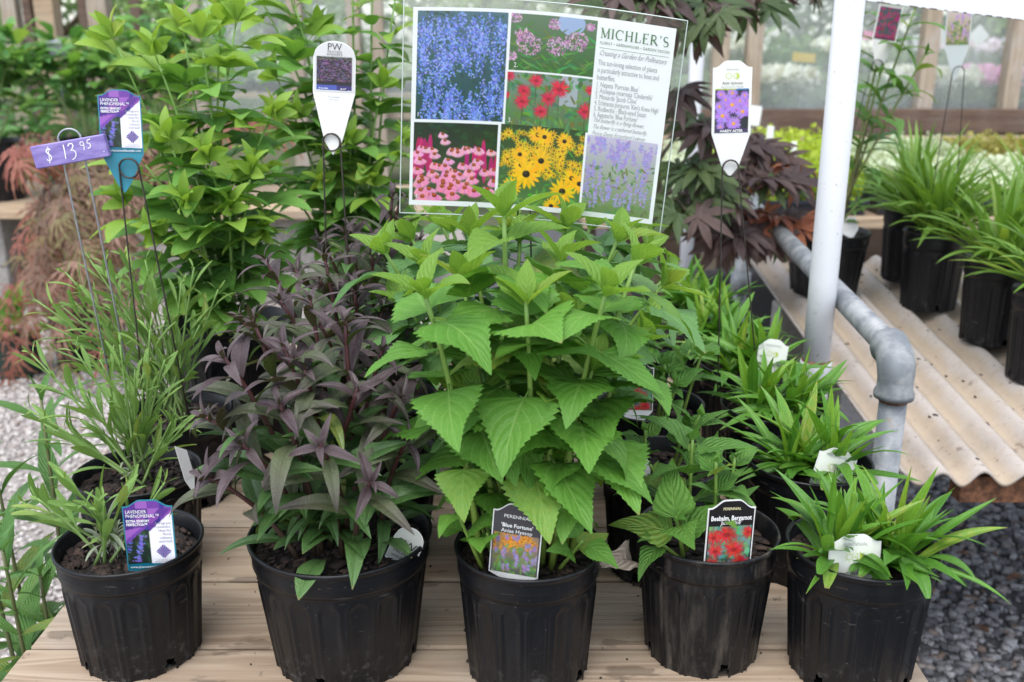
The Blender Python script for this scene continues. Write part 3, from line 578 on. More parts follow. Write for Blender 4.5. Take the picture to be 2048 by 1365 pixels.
L_PB = variants(3, lambda i: leaf_mesh('penstemon_base_leaf', PEN_G, lance(0.155 + 0.01 * i, 0.5, 0.18), 16, 2, 7, 0.03, 0.28, 0.8 + 0.3 * i, 0.3, 0.05, 0.1, 0.014, 66 + i, 0.1 * i, 0.12 * (i - 1)))
L_LAV = variants(4, lambda i: leaf_mesh('lavender_leaf', LAV, spat(0.066 + 0.006 * i), 8, 1, 0, 0, 0.5, 0.12 + 0.2 * i, 0.05, 0.0, 0, 0, 70 + i, 0.2 * (i - 1), 0.08 * (i - 1.5)))
L_LAVS = variants(3, lambda i: leaf_mesh('silvery_lavender_leaf', LAV_S, spat(0.06), 8, 1, 0, 0, 0.5, 0.4 + 0.4 * i, 0.2, 0.0, 0, 0, 75 + i))
L_AST = variants(5, lambda i: leaf_mesh('aster_leaf', AST, strap(0.047 + 0.008 * (i % 3), 0.5, 0.35), 14, 2, 0, 0, 0.45, 0.3 + 0.27 * i, 0.12, 0.05, 0, 0, 80 + i, 0.25 * (i - 2), 0.15 * (i - 2)))
L_ASTY = variants(3, lambda i: leaf_mesh('young_aster_leaf', AST_Y, strap(0.052, 0.45, 0.4), 12, 2, 0, 0, 0.6, 0.15 + 0.25 * i, 0.0, 0.05, 0, 0, 90 + i, 0.2 * (i - 1), 0.12 * (i - 1)))
L_ASTB = variants(3, lambda i: leaf_mesh('aster_base_leaf', AST, spat(0.12), 12, 2, 0, 0, 0.25, 0.9 + 0.3 * i, 0.2, 0.04, 0, 0, 95 + i))
L_LIA = variants(4, lambda i: leaf_mesh('grassy_leaf', LIA, strap(0.032 + 0.004 * i, 0.35, 0.7), 12, 1, 0, 0, 0.5, 0.25 + 0.4 * i, 0.05, 0.0, 0, 0, 100 + i, 0.3 * (i - 1.5), 0.1 * (i - 1.5)))
def tri_leaf(name, m, seed, up_=0.25):
    mb = MB(); r = random.Random(seed); pet = 0.26
    mb.tube([(0, 0, 0), (0, pet * 0.5, 0.02), (0, pet, 0.03)], [0.012, 0.011, 0.01], 4); mb.uv = [(0.5, 0.02)] * len(mb.v); mb.useuv = True
    for a in (-R(58) + r.uniform(-.15, .15), r.uniform(-.1, .1), R(58) + r.uniform(-.15, .15)):
        L = (0.82 if abs(a) < 0.5 else 0.74) * r.uniform(0.93, 1.06); ang = up_ * 0.6 + r.uniform(-0.25, 0.2); y = z = 0; nl = 9; vv = []; uv = []; dr = 0.7 + r.uniform(-0.2, 0.5)
        for i in range(nl + 1):
            t = i / nl; w_ = 0.148 * L / 0.7 * (0.04 + math.sin(min(1, t * 0.96 + 0.02) ** 0.86 * math.pi) ** 0.95)
            for j in (-2, -1, 0, 1, 2):
                s = j / 2; lx = s * w_; lz = 0.25 * abs(s) * w_; px = lx; pyy = y - lz * math.sin(ang); pz = z + lz * math.cos(ang)
                vv.append((px * math.cos(a) + pyy * math.sin(a), pet - px * math.sin(a) + pyy * math.cos(a), 0.03 + pz)); uv.append((0.5 + 0.5 * s, t))
            y += math.cos(ang) * L / nl; z += math.sin(ang) * L / nl; ang -= dr / nl
        ff = [(i * 5 + j, i * 5 + j + 1, (i + 1) * 5 + j + 1, (i + 1) * 5 + j) for i in range(nl) for j in range(4)]
        mb.add(vv, ff, uv)
    return mb.mesh(name, m)
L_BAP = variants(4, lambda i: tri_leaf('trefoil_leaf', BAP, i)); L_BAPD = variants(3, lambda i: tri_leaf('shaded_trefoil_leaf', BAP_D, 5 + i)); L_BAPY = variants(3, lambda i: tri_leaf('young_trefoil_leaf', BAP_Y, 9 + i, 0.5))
L_STIP = [leaf_mesh('stipule', BAP, lambda t: 0.36 * (0.1 + math.sin(min(1, t * 0.9 + .08) * math.pi) ** 0.7), 8, 2, 0, 0, 0.3, 0.5, 0.3)]
def palm_leaf(name, m, lobes, wd, seed, spread=2.1, droop=0.7, jag=0.0):
    mb = MB(); r = random.Random(seed); mb.useuv = True
    mb.tube([(0, -0.35, 0.08), (0, -0.15, 0.03), (0, 0, 0)], 0.012, 3); mb.uv = [(0.5, 0.02)] * len(mb.v)
    for k in range(lobes):
        q = (k / (lobes - 1) - 0.5) * 2; a = q * spread + r.uniform(-.08, .08); L = (1 - 0.5 * abs(q) ** 1.6) * r.uniform(0.9, 1.08); ang = 0.1 + r.uniform(-0.2, 0.15); y = z = 0; nl = 8; vv = []; uv = []
        for i in range(nl + 1):
            t = i / nl; w_ = L * wd * (0.35 + 0.65 * math.sin(min(1, (t + 0.1) * 1.2) * math.pi / 2) if t < 0.45 else max(0.02, 1 - ((t - 0.45) / 0.55) ** 1.5))
            if jag: w_ *= 1 + jag * (1 if i % 2 else -1) * (0 if i in (0, nl) else 1)
            for s in (-1, 0, 1):
                lx = s * w_; lz = 0.3 * abs(s) * w_; pyy = y - lz * math.sin(ang); pz = z + lz * math.cos(ang)
                vv.append((lx * math.cos(a) + pyy * math.sin(a), -lx * math.sin(a) + pyy * math.cos(a), pz + 0.002 * k)); uv.append((0.5 + 0.5 * s, t))
            y += math.cos(ang) * L / nl; z += math.sin(ang) * L / nl; ang -= (droop + r.uniform(-.2, .2)) / nl
        mb.add(vv, [(i * 3 + j, i * 3 + j + 1, (i + 1) * 3 + j + 1, (i + 1) * 3 + j) for i in range(nl) for j in range(2)], uv)
    return mb.mesh(name, m)
L_MAP = variants(3, lambda i: palm_leaf('maple_leaf', MAP, 7, 0.135, i)); L_MAPG = variants(3, lambda i: palm_leaf('green_maple_leaf', MAP_G, 7, 0.13, 4 + i)); L_MAPR = variants(2, lambda i: palm_leaf('copper_maple_leaf', MAP_R, 7, 0.13, 8 + i))
L_LACE = variants(3, lambda i: palm_leaf('lace_leaf', LACE, 7, 0.032, 12 + i, 1.3, 1.3, 0.5)); L_LACER = variants(2, lambda i: palm_leaf('red_lace_leaf', LACE_R, 7, 0.036, 16 + i, 1.3, 1.2, 0.5)); L_LACEG = variants(2, lambda i: palm_leaf('olive_lace_leaf', LACE_G, 7, 0.032, 19 + i, 1.3, 1.3, 0.5))
L_SWP = variants(3, lambda i: leaf_mesh('long_leaf', SWP, lance(0.10, 0.4, 0.2), 24, 2, 11, 0.05, 0.3, 0.4 + 0.35 * i, 0.25, 0.06, 0, 0, 110 + i, 0.1 * i))
L_LIL = variants(3, lambda i: leaf_mesh('phlox_leaf', LILY, lance(0.11, 0.35, 0.2), 12, 2, 0, 0, 0.3, 0.7 + 0.35 * i, 0.3, 0.03, 0, 0, 115 + i))
L_PEO = variants(3, lambda i: leaf_mesh('shrub_leaf', PEO, lance(0.19, 0.42, 0.15), 8, 2, 0, 0, 0.3, 0.6 + 0.35 * i, 0.25, 0.05, 0.12, 0.012, 120 + i)); L_PEOL = variants(3, lambda i: leaf_mesh('light_shrub_leaf', PEO_L, lance(0.19, 0.42, 0.15), 8, 2, 0, 0, 0.3, 0.6 + 0.35 * i, 0.25, 0.05, 0.12, 0.012, 125 + i))
# ================================================================== pots
def pot_mesh(name, m, Rt, Rb, H, npan=16, seg=240, squash=None):
    """nursery can: rolled lip, ribbed collar, tapered body with raised arch panels and drain holes"""
    rows = []; zc = H * 0.80; nb = 34
    for i in range(nb + 1): z = zc * i / nb; rows.append((z, Rb + (Rt * 0.955 - Rb) * z / zc, 'body'))
    for dz, r_ in ((0.0, 0.972), (0.004, 0.988), (0.010, 0.985), (0.012, 0.99), (0.0145, 0.98), (0.017, 0.99), (0.0195, 0.98), (0.022, 0.99)): rows.append((zc + dz * H / 0.145, Rt * r_ , 'c'))
    for z, r_ in ((H - 0.006, 1.0), (H - 0.005, 1.022), (H - 0.0015, 1.03), (H, 1.02), (H + 0.0004, 1.0), (H - 0.002, 0.975), (H * 0.8, 0.93)): rows.append((z, Rt * r_, 'r'))
    rows.append((H * 0.45, Rt * 0.84, 'r'))
    n = len(rows); th = np.linspace(0, 2 * np.pi, seg, endpoint=False); V = np.zeros((n, seg, 3))
    pw = 2 * np.pi / npan; s = ((th / pw) % 1.0 - 0.5) * 2; half = 0.74
    for i, (z, r_, kd) in enumerate(rows):
        rr = np.full(seg, r_)
        if kd == 'body':
            x = np.abs(s) * pw / 2 * r_; hw = half * pw / 2 * r_; ztop = zc * 0.93; cz = ztop - hw
            dist = np.where(z < cz, np.abs(x - hw), np.abs(np.hypot(x, max(0, z - cz)) - hw))
            inside = np.where(z < cz, x < hw, np.hypot(x, max(0, z - cz)) < hw)
            rr = rr + 0.0017 * np.exp(-(dist / 0.0015) ** 2) - 0.0009 * inside * np.clip(dist / 0.003, 0, 1)
        V[i, :, 0] = rr * np.cos(th); V[i, :, 1] = rr * np.sin(th); V[i, :, 2] = z
    I = np.arange(n * seg).reshape(n, seg); J = np.roll(I, -1, 1)
    F = np.stack([I[:-1], J[:-1], J[1:], I[1:]], -1)
    keep = np.ones((n - 1, seg), bool)
    for k in range(4):
        a = int((k / 4 + 0.05) * seg); zmax = int(nb * 0.015 / zc) + 1
        for dzr in range(zmax):
            hwid = int(seg * 0.014 * math.sqrt(max(0.05, 1 - (dzr / zmax) ** 2))); keep[dzr, [(a + q) % seg for q in range(-hwid, hwid + 1)]] = False
    F = F[keep]
    me = fastmesh(name, V.reshape(-1, 3), F, m, True)
    return me
POT = {}
def get_pot(kind):
    if kind not in POT:
        spec = {'low': (POT_BLACK, 0.0795, 0.066, 0.143), 'small': (POT_BLACK, 0.0795, 0.066, 0.157), 'dusty': (POT_DUSTY, 0.0785, 0.0635, 0.155), 'wide': (POT_BLACK, 0.1005, 0.080, 0.157), 'big': (POT_BLACK, 0.102, 0.083, 0.225), 'tall': (POT_BLACK, 0.0735, 0.062, 0.188), 'green': (POT_GREEN, 0.10, 0.085, 0.17), 'giant': (POT_BLACK, 0.17, 0.14, 0.30)}[kind]
        m, Rt, Rb, H = spec; me = pot_mesh('pot', m, Rt, Rb, H, 16 if Rt < 0.09 else 18)
        ns = 40; mb = MB(); rr = random.Random(3); rings = [0, 0.3, 0.6, 0.85, 1.0]; vv = [(0, 0, 0.004)]; ff = []
        for q in rings[1:]:
            for k in range(ns):
                a = 2 * math.pi * k / ns; vv.append((Rt * 0.945 * q * math.cos(a), Rt * 0.945 * q * math.sin(a), rr.uniform(-0.003, 0.003) if q < 1 else -0.002))
        for k in range(ns): ff.append((0, 1 + k, 1 + (k + 1) % ns))
        for i in range(len(rings) - 2):
            for k in range(ns): ff.append((1 + i * ns + k, 1 + (i + 1) * ns + k, 1 + (i + 1) * ns + (k + 1) % ns, 1 + i * ns + (k + 1) % ns))
        mb.add(vv, ff); soil = mb.mesh('soil', SOIL)
        mb2 = MB(); mb2.add([(Rb * math.cos(k / 40 * 6.28318), Rb * math.sin(k / 40 * 6.28318), 0.006) for k in range(40)], [tuple(range(40))]); base = mb2.mesh('pot_base', m)
        o = stones('bark_chips', 520, -1, 1, -1, 1, 0.0025, 0.0065, 0.002, BARK, None, None); ch = o.data; bpy.data.objects.remove(o)
        co = np.zeros(len(ch.vertices) * 3, np.float32); ch.vertices.foreach_get('co', co); co = co.reshape(-1, 8, 3); c = co.mean(1, keepdims=True)
        tgt = c.copy(); rad = np.hypot(c[..., 0], c[..., 1]); q = Rt * 0.90 / np.maximum(1, rad); tgt[..., 0] *= Rt * 0.90 / np.maximum(1.0, rad); tgt[..., 1] *= Rt * 0.90 / np.maximum(1.0, rad)
        co = (co - c) * np.array([1.5, 0.85, 0.32]) * np.random.default_rng(4).uniform(0.35, 1.5, (len(co), 1, 1)) + tgt; ch.vertices.foreach_set('co', co.astype(np.float32).ravel()); ch.update()
        POT[kind] = (me, soil, ch, base, Rt, H)
    return POT[kind]
def potted(name, label, cat, kind, x, y, z, group=None, soil_drop=0.022, rot=None):
    me, so, ch, base, Rt, H = get_pot(kind)
    t = thing(name, label, cat, (x, y, z), group); a = random.uniform(0, 6.28) if rot is None else rot
    Mz = Matrix.Rotation(a, 4, 'Z')
    p = link('pot', me, t, Mz); link('pot_base', base, p)
    s = link('soil', so, t, Matrix.Translation((0, 0, H - soil_drop)) @ Mz); b = link('bark_chips', ch, s, Matrix.Translation((0, 0, 0.001))); b['kind'] = 'stuff'
    t['_r'] = Rt; t['_s'] = H - soil_drop
    return t
def loc(t, w): return w - Vector(t.location)
# ================================================================== opposite-leaved stems
def opp_stem(t, base, tip, sm, r0, r1, sets, nodes, size, elev, rnd, bow=0.0, az0=None, tipn=4, tipset=None, tips=0.02, name='stem', sx=1.0, bowv=None, tipname='leaf', jit=1.0):
    b, p = Vector(base), Vector(tip); ln = (p - b).length
    out = Vector((p.x - b.x, p.y - b.y, 0)); c = b.lerp(p, 0.55) + (bowv if bowv is not None else -out * bow + Vector((0, 0, abs(bow) * ln * 0.3)))
    pts = bez(b, c, p, 10); rad = [r0 + (r1 - r0) * i / 10 for i in range(11)]
    st = MB().tube(pts, rad, 6).build(name, sm, t); az = rnd.uniform(0, 6.28) if az0 is None else az0
    for k, tt in enumerate(nodes):
        pos, tan = at(pts, tt); ref = Vector((1, 0, 0)) if abs(tan.x) < 0.8 else Vector((0, 1, 0)); x = (ref - tan * ref.dot(tan)).normalized(); y = tan.cross(x)
        for q in (0, 1):
            a = az + k * math.pi / 2 * 1.04 + q * math.pi + rnd.uniform(-.28, .28) * jit; perp = x * math.cos(a) + y * math.sin(a)
            e = elev(tt) + rnd.uniform(-.22, .22) * jit; d = perp * math.cos(e) + tan * math.sin(e) ; up = tan * math.cos(e) - perp * math.sin(e); up = up + Vector((rnd.uniform(-.25, .25), rnd.uniform(-.25, .25), 0.25)) * jit
            me = rnd.choice(sets(tt, rnd)); s = size(tt) * rnd.uniform(0.84, 1.14)
            leaf(st, me, pos + perp * rad[min(10, int(tt * 10))] * 0.7, d, up, s, sx)
    if tipset:
        pos, tan = at(pts, 1.0); ref = Vector((1, 0, 0)) if abs(tan.x) < 0.8 else Vector((0, 1, 0)); x = (ref - tan * ref.dot(tan)).normalized(); y = tan.cross(x)
        for k in range(tipn):
            a = az + k * 2.4; perp = x * math.cos(a) + y * math.sin(a); e = R(62) - k * R(9) + rnd.uniform(-.1, .1); s = tips * (0.7 + 0.13 * k)
            leaf(st, rnd.choice(tipset), pos - tan * 0.002 * k, perp * math.cos(e) + tan * math.sin(e), tan * math.cos(e) - perp * math.sin(e), s, sx)
    return st
# ================================================================== plants on the display bench
# ---- agastache (broad toothed leaves)
def agastache(label, x, y, tips, seed, lush, leafsize=0.078, n_low=6):
    t = potted('potted_agastache', label, 'potted plant', 'small', x, y, TABLE, 'agastache row'); rnd = random.Random(seed); sz = t['_s']; Yc = y
    for (u, v, Y) in tips:
        tip = loc(t, PY(u, v, Y)); b = Vector((max(-.055, min(.055, tip.x * 0.42)) + rnd.uniform(-.012, .012), max(-.05, min(.05, tip.y * 0.4)) + rnd.uniform(-.012, .012), sz)); ln = (tip - b).length
        n = max(2, int(ln / 0.058)); s0 = 0.30 if Y < 1.1 else 0.22; nodes = [s0 + (0.98 - s0) * ((i + 0.3) / n) ** 0.85 for i in range(n)]
        opp_stem(t, b, tip, ST_AG, 0.0042, 0.0022, lambda tt, r: (L_AGY if tt > 0.9 else lush), nodes,
                 lambda tt: leafsize * (0.62 + 0.55 * math.sin(math.pi * min(1, max(0, tt - 0.1) * 0.8))),
                 lambda tt: R(-34) + R(42) * max(0, tt - 0.3) / 0.7, rnd, 0.18, None, 4, L_AGY, 0.062, jit=1.45)
    for k in range(n_low):                     # short side shoots near the soil
        a = rnd.uniform(-1.1, 3.9) if Yc < 1.0 else rnd.uniform(0, 6.28); rr = rnd.uniform(0.02, 0.055); b = Vector((rr * math.cos(a), rr * math.sin(a), sz)); tip = b + Vector((math.cos(a) * 0.03, math.sin(a) * 0.03, rnd.uniform(0.03, 0.09)))
        opp_stem(t, b, tip, ST_AG, 0.0025, 0.0015, lambda tt, r: lush, [0.6, 0.95], lambda tt: leafsize * 0.52, lambda tt: R(12), rnd)
    return t
agastache('tall bright green agastache with serrated leaves in the middle of the front row', 0.018, 0.984,
          [(850, 590, .93), (1008, 430, 1.0), (1052, 605, .94), (1212, 585, .94), (1272, 525, 1.02), (1120, 520, 1.07), (925, 560, 1.06), (1185, 740, .96), (950, 800, .98), (1110, 800, .96), (1250, 700, 1.0), (930, 690, 1.0), (1130, 640, 1.0)], 1, L_AG, 0.084, 9)
agastache('agastache directly behind the front one, its pot left edge showing', 0.0, 1.21, [(770, 505, 1.2), (850, 530, 1.17), (940, 470, 1.23), (1130, 455, 1.23), (1235, 480, 1.2), (1325, 570, 1.2), (1290, 660, 1.16), (815, 610, 1.16), (1040, 480, 1.24)], 2, L_AGB, 0.088, 3)
agastache('agastache third in its row, mostly hidden under the sign', 0.0, 1.425, [(825, 480, 1.42), (905, 460, 1.44), (1010, 455, 1.44), (1180, 455, 1.43), (1295, 500, 1.42), (1330, 560, 1.4)], 3, L_AGB, 0.092, 0)
agastache('agastache at the back of its row behind the sign', 0.02, 1.64, [(880, 445, 1.62), (1000, 430, 1.66), (1150, 435, 1.64), (1270, 455, 1.62)], 4, L_AGB, 0.092, 0)
# ---- penstemon (narrow purple leaves on maroon stems)
def penstemon(label, x, y, tips, seed, n_base=16, sc=1.0):
    t = potted('potted_penstemon', label, 'potted plant', 'wide', x, y, TABLE, 'penstemon row', 0.02); rnd = random.Random(seed); sz = t['_s']
    def pick(tt, r):
        q = tt + r.uniform(-.2, .2); return L_PP if q > 0.82 else (L_PM if q > 0.55 else L_PG)
    for (u, v, Y) in tips:
        tip = loc(t, PY(u, v, Y)); b = Vector((tip.x * 0.25 + rnd.uniform(-.022, .022), tip.y * 0.25 + rnd.uniform(-.022, .022), sz)); ln = (tip - b).length
        n = max(3, int(ln / 0.042)); nodes = [0.15 + 0.83 * (i + 0.2) / n for i in range(n)]
        opp_stem(t, b, tip, ST_PEN, 0.0036, 0.002, pick, nodes, lambda tt: sc * (0.068 + 0.024 * math.sin(math.pi * tt)) * (1 if tt < 0.85 else 0.8), lambda tt: R(18) + R(22) * tt, rnd, 0.22, None, 6, L_PP, 0.034)
    for k in range(n_base):
        a = rnd.uniform(0, 6.28); rr = rnd.uniform(0.01, 0.05); pos = Vector((rr * math.cos(a), rr * math.sin(a), sz + rnd.uniform(0.005, 0.035))); e = R(rnd.uniform(5, 45))
        leaf(t, rnd.choice(L_PB), pos, Vector((math.cos(a) * math.cos(e), math.sin(a) * math.cos(e), math.sin(e))), (0, 0, 1), rnd.uniform(0.055, 0.085))
    return t
penstemon('large dark purple leaved penstemon in the wide pot of the front row', -0.194, 1.014, [(448, 715, .95), (485, 890, .93), (412, 835, .97), (415, 955, .94), (505, 640, 1.0), (565, 690, .97), (640, 890, .90), (690, 640, 1.0), (715, 780, .95), (800, 795, .98), (815, 880, .96), (742, 965, .91), (620, 600, 1.03), (560, 810, .93), (610, 740, .96), (765, 700, 1.03)], 11, 26)
penstemon('purple penstemon directly behind the front one', -0.20, 1.236, [(530, 520, 1.2), (650, 520, 1.22), (710, 580, 1.2), (765, 620, 1.22), (560, 600, 1.17), (640, 650, 1.15), (815, 690, 1.2), (480, 640, 1.2), (790, 760, 1.16), (690, 700, 1.14), (590, 720, 1.14)], 12, 12)
penstemon('penstemon third in its row below the white tag', -0.215, 1.462, [(690, 465, 1.44), (785, 390, 1.45), (745, 500, 1.43), (590, 540, 1.42), (820, 560, 1.42), (640, 560, 1.4), (700, 560, 1.4)], 13, 6)
penstemon('penstemon at the back of its row beside the tall green plants', -0.235, 1.70, [(700, 450, 1.68), (800, 400, 1.69), (640, 480, 1.68), (745, 470, 1.66), (840, 480, 1.66)], 14, 4)
# ---- lavender
def lavender(label, x, y, tips, seed, tuft=(0, 0), n_tuft=26):
    t = potted('potted_lavender', label, 'potted plant', 'low', x, y, TABLE, 'lavender row'); rnd = random.Random(seed); sz = t['_s']; o = Vector((tuft[0], tuft[1], sz))
    for (u, v, Y, bw) in tips:
        tip = loc(t, PY(u, v, Y)); b = o + Vector((rnd.uniform(-.018, .018), rnd.uniform(-.018, .018), rnd.uniform(0.0, 0.03))); ln = (tip - b).length; n = max(2, int(ln / 0.048)); nodes = [0.16 + 0.8 * (i + 0.2) / n for i in range(n)]
        opp_stem(t, b, tip, ST_LAV, 0.0021, 0.0013, lambda tt, r: L_LAVS if tt < 0.16 else L_LAV, nodes, lambda tt: 0.074 * (1 - 0.35 * tt), lambda tt: R(66), rnd, bw * 0.4, None, 4, L_LAV, 0.024, jit=0.8)
    for k in range(n_tuft):
        a = rnd.uniform(0, 6.28); e = R(rnd.uniform(10, 75)); pos = o + Vector((rnd.uniform(-.012, .012), rnd.uniform(-.012, .012), rnd.uniform(0.002, 0.045))); leaf(t, rnd.choice(L_LAVS), pos, Vector((math.cos(a) * math.cos(e), math.sin(a) * math.cos(e), math.sin(e))), (0, 0, 1), rnd.uniform(0.026, 0.045))
    return t
T = lambda L_, Y, bw=0.1: [(u, v, Y, bw) for (u, v) in L_]
lavender('lavender with a small silvery tuft at the left end of the front row', -0.436, 1.018,
         [(45, 1005, 1.0, .25), (75, 998, .98, .2), (170, 1010, .96, .1), (208, 1003, .98, .05), (255, 985, 1.0, 0), (130, 960, 1.0, .15), (330, 965, 1.03, .0)], 21, (-0.018, -0.012), 34)
lavender('bushy lavender second in the row behind the silvery tufted one', -0.494, 1.208,
         T([(58, 820), (88, 848), (110, 760), (62, 708), (150, 700), (200, 720), (240, 690), (270, 740), (300, 660), (330, 720), (180, 800), (250, 800), (345, 840), (120, 860), (215, 860), (310, 900), (370, 850), (285, 780)], 1.2, .12), 22, (0.0, 0), 26)
lavender('lavender third in its row beside the big pot of false lupine', -0.513, 1.432,
         T([(93, 650), (70, 600), (130, 545), (180, 520), (290, 520), (165, 580), (208, 525), (247, 510), (143, 598), (122, 612), (282, 636), (388, 535), (436, 580), (363, 565), (300, 590), (110, 700), (190, 660), (340, 640), (230, 600), (400, 650), (260, 560)], 1.42, .12), 23, (0.0, 0), 16)
# ---- beebalm
def beebalm(label, x, y, tips, seed, kind='small', ls=0.066):
    t = potted('potted_beebalm', label, 'potted plant', kind, x, y, TABLE, 'beebalm row', 0.026); rnd = random.Random(seed); sz = t['_s']
    for (u, v, Y, k) in tips:
        tip = loc(t, PY(u, v, Y)); b = Vector((tip.x * 0.55 + rnd.uniform(-.012, .012), tip.y * 0.5 + rnd.uniform(-.012, .012), sz)); ln = (tip - b).length; n = max(1, int(ln / 0.04)); nodes = [0.35 + 0.62 * (i + 0.5) / n for i in range(n)]
        opp_stem(t, b, tip, ST_AG, 0.0026, 0.0018, lambda tt, r: L_BEE, nodes, lambda tt: ls * k, lambda tt: R(12) + R(22) * tt, rnd, 0.05, None, 2, L_BEE, 0.03 * k)
    return t
beebalm('small beebalm in the dusty scuffed pot with red flower tag', 0.223, 1.022, [(1385, 880, 1.02, 1.15), (1352, 1035, .96, 1.0), (1432, 925, .98, .6), (1470, 915, 1.0, .6), (1300, 1075, .97, .7), (1330, 960, 1.05, .9)], 31, 'dusty', 0.072)
beebalm('sparse beebalm second in its row behind the dusty pot', 0.20, 1.212, [(1290, 860, 1.18, .7), (1265, 900, 1.15, .35), (1300, 930, 1.14, .3), (1370, 850, 1.2, .9), (1400, 830, 1.2, .8), (1430, 880, 1.2, .6)], 32)
beebalm('beebalm third in its row in shade under the agastache leaves', 0.212, 1.425, [(1330, 730, 1.4, 1.0), (1380, 700, 1.42, 1.0), (1410, 690, 1.44, .9), (1350, 760, 1.38, .8), (1300, 760, 1.38, .6)], 33)
# ---- asters
def aster(label, x, y, seed, n=64, sc=1.0, crowns=((-.02, 0), (.025, -.01)), nb=8, name='potted_aster', cat='potted plant', z=TABLE, lean=(0, 0)):
    t = potted(name, label, cat, 'small', x, y, z, 'aster row', 0.02); rnd = random.Random(seed); sz = t['_s']
    for k in range(n):
        cx, cy = crowns[k % len(crowns)]; a = rnd.uniform(0, 6.28); e = R(min(86, max(20, rnd.gauss(52, 22)))); pos = Vector((cx + rnd.uniform(-.012, .012), cy + rnd.uniform(-.012, .012), sz - 0.002)); d = Vector((math.cos(a) * math.cos(e) + lean[0], math.sin(a) * math.cos(e) + lean[1], math.sin(e)))
        young = e > R(62) and rnd.random() < 0.7; s = sc * (rnd.uniform(0.085, 0.135) if not young else rnd.uniform(0.075, 0.125))
        leaf(t, rnd.choice(L_ASTY if young else L_AST), pos, d, (rnd.uniform(-.3, .3), rnd.uniform(-.3, .3), 1), s, rnd.uniform(0.85, 1.25))
    for k in range(nb):
        a = rnd.uniform(3.3, 6.1) if k % 2 else rnd.uniform(0, 6.28); cx, cy = crowns[k % len(crowns)]; leaf(t, rnd.choice(L_ASTB), Vector((cx + math.cos(a) * 0.02, cy + math.sin(a) * 0.02, sz + 0.012)), Vector((math.cos(a), math.sin(a), 0.45)), (0, 0, 1), sc * rnd.uniform(0.055, 0.08))
    return t
aster('leafy green aster at the right end of the front row', 0.386, 0.984, 41, 96, 0.98, ((-.028, -.005), (.032, -.012)), 12)
aster('aster second in its row behind the right end pot', 0.393, 1.212, 42, 84)
aster('aster third in its row in front of the pipe elbow', 0.40, 1.42, 43, 78)
aster('aster fourth in its row at the foot of the thick white pole', 0.402, 1.62, 44, 72)
aster('aster fifth in its row, left of the thick white pole', 0.385, 1.82, 45, 64)
aster('aster sixth and last in its row, below the dark maple leaves', 0.39, 2.02, 46, 60)
aster('aster standing left of the row, below the corner of the sign', 0.212, 1.74, 47, 52)
# ---- false lupine (tall trefoil leaves)
def lupine(label, x, y, tips, seed, dark=0.35):
    t = potted('potted_false_lupine', label, 'potted plant', 'big', x, y, TABLE, 'false lupine plants', 0.03); rnd = random.Random(seed); sz = t['_s']
    for (u, v, Y) in tips:
        tip = loc(t, PY(u, v, Y)); b = Vector((tip.x * 0.16 + rnd.uniform(-.03, .03), tip.y * 0.2 + rnd.uniform(-.03, .03), sz)); c = b.lerp(tip, 0.5) + Vector(((b.x - tip.x) * 0.28, (b.y - tip.y) * 0.2, 0.04)); pts = bez(b, c, tip, 12); ln = (tip - b).length
        st = MB().tube(pts, [0.0034 - 0.0018 * i / 12 for i in range(13)], 6).build('stem', ST_BAP, t); n = max(4, int(ln / 0.050)); a = rnd.uniform(0, 6.28)
        for k in range(n):
            tt = 0.12 + 0.85 * (k + 0.5) / n; pos, tan = at(pts, tt); a += 2.2 + rnd.uniform(-.4, .4); perp = Vector((math.cos(a), math.sin(a), 0)); e = R(rnd.uniform(-8, 28)) + R(34) * max(0, tt - 0.8) / 0.2; d = perp * math.cos(e) + tan * math.sin(e)
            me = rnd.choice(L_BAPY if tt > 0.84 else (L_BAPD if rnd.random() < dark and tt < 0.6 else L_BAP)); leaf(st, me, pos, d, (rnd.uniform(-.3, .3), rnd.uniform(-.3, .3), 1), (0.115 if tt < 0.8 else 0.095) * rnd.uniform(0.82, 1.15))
            if tt > 0.3 and k % 2: leaf(st, L_STIP[0], pos, Vector((-perp.x, -perp.y, 0.5)), (0, 0, 1), 0.032, name='stipule')
        pos, tan = at(pts, 1.0)
        for k in range(3):
            a2 = k * 2.1 + a; leaf(st, rnd.choice(L_BAPY), pos, tan + Vector((math.cos(a2), math.sin(a2), 0)) * 0.28, Vector((-math.cos(a2), -math.sin(a2), 0.4)), 0.062, 0.8)
    return t
lupine('tall false lupine with trefoil leaves in the large pot behind the lavender', -0.485, 1.648, [(235, 95, 1.6), (318, 130, 1.58), (370, 85, 1.62), (405, 95, 1.56), (440, 30, 1.66), (470, 60, 1.6), (290, 330, 1.54), (345, 300, 1.52), (420, 330, 1.5), (500, 360, 1.52), (535, 250, 1.58), (270, 420, 1.56), (380, 420, 1.48), (460, 430, 1.5), (325, 480, 1.52), (520, 470, 1.55)], 51, 0.25)
lupine('tall false lupine between the white tag and the laminated sign', -0.30, 1.945, [(505, -30, 1.92), (560, -70, 1.95), (590, 10, 1.9), (640, 80, 1.95), (705, -60, 1.92), (745, -40, 1.88), (790, 0, 1.9), (760, 190, 1.86), (560, 170, 1.86), (610, 250, 1.85), (700, 300, 1.85), (800, 300, 1.84), (530, 330, 1.83), (650, 380, 1.84), (745, 380, 1.84)], 52, 0.25)
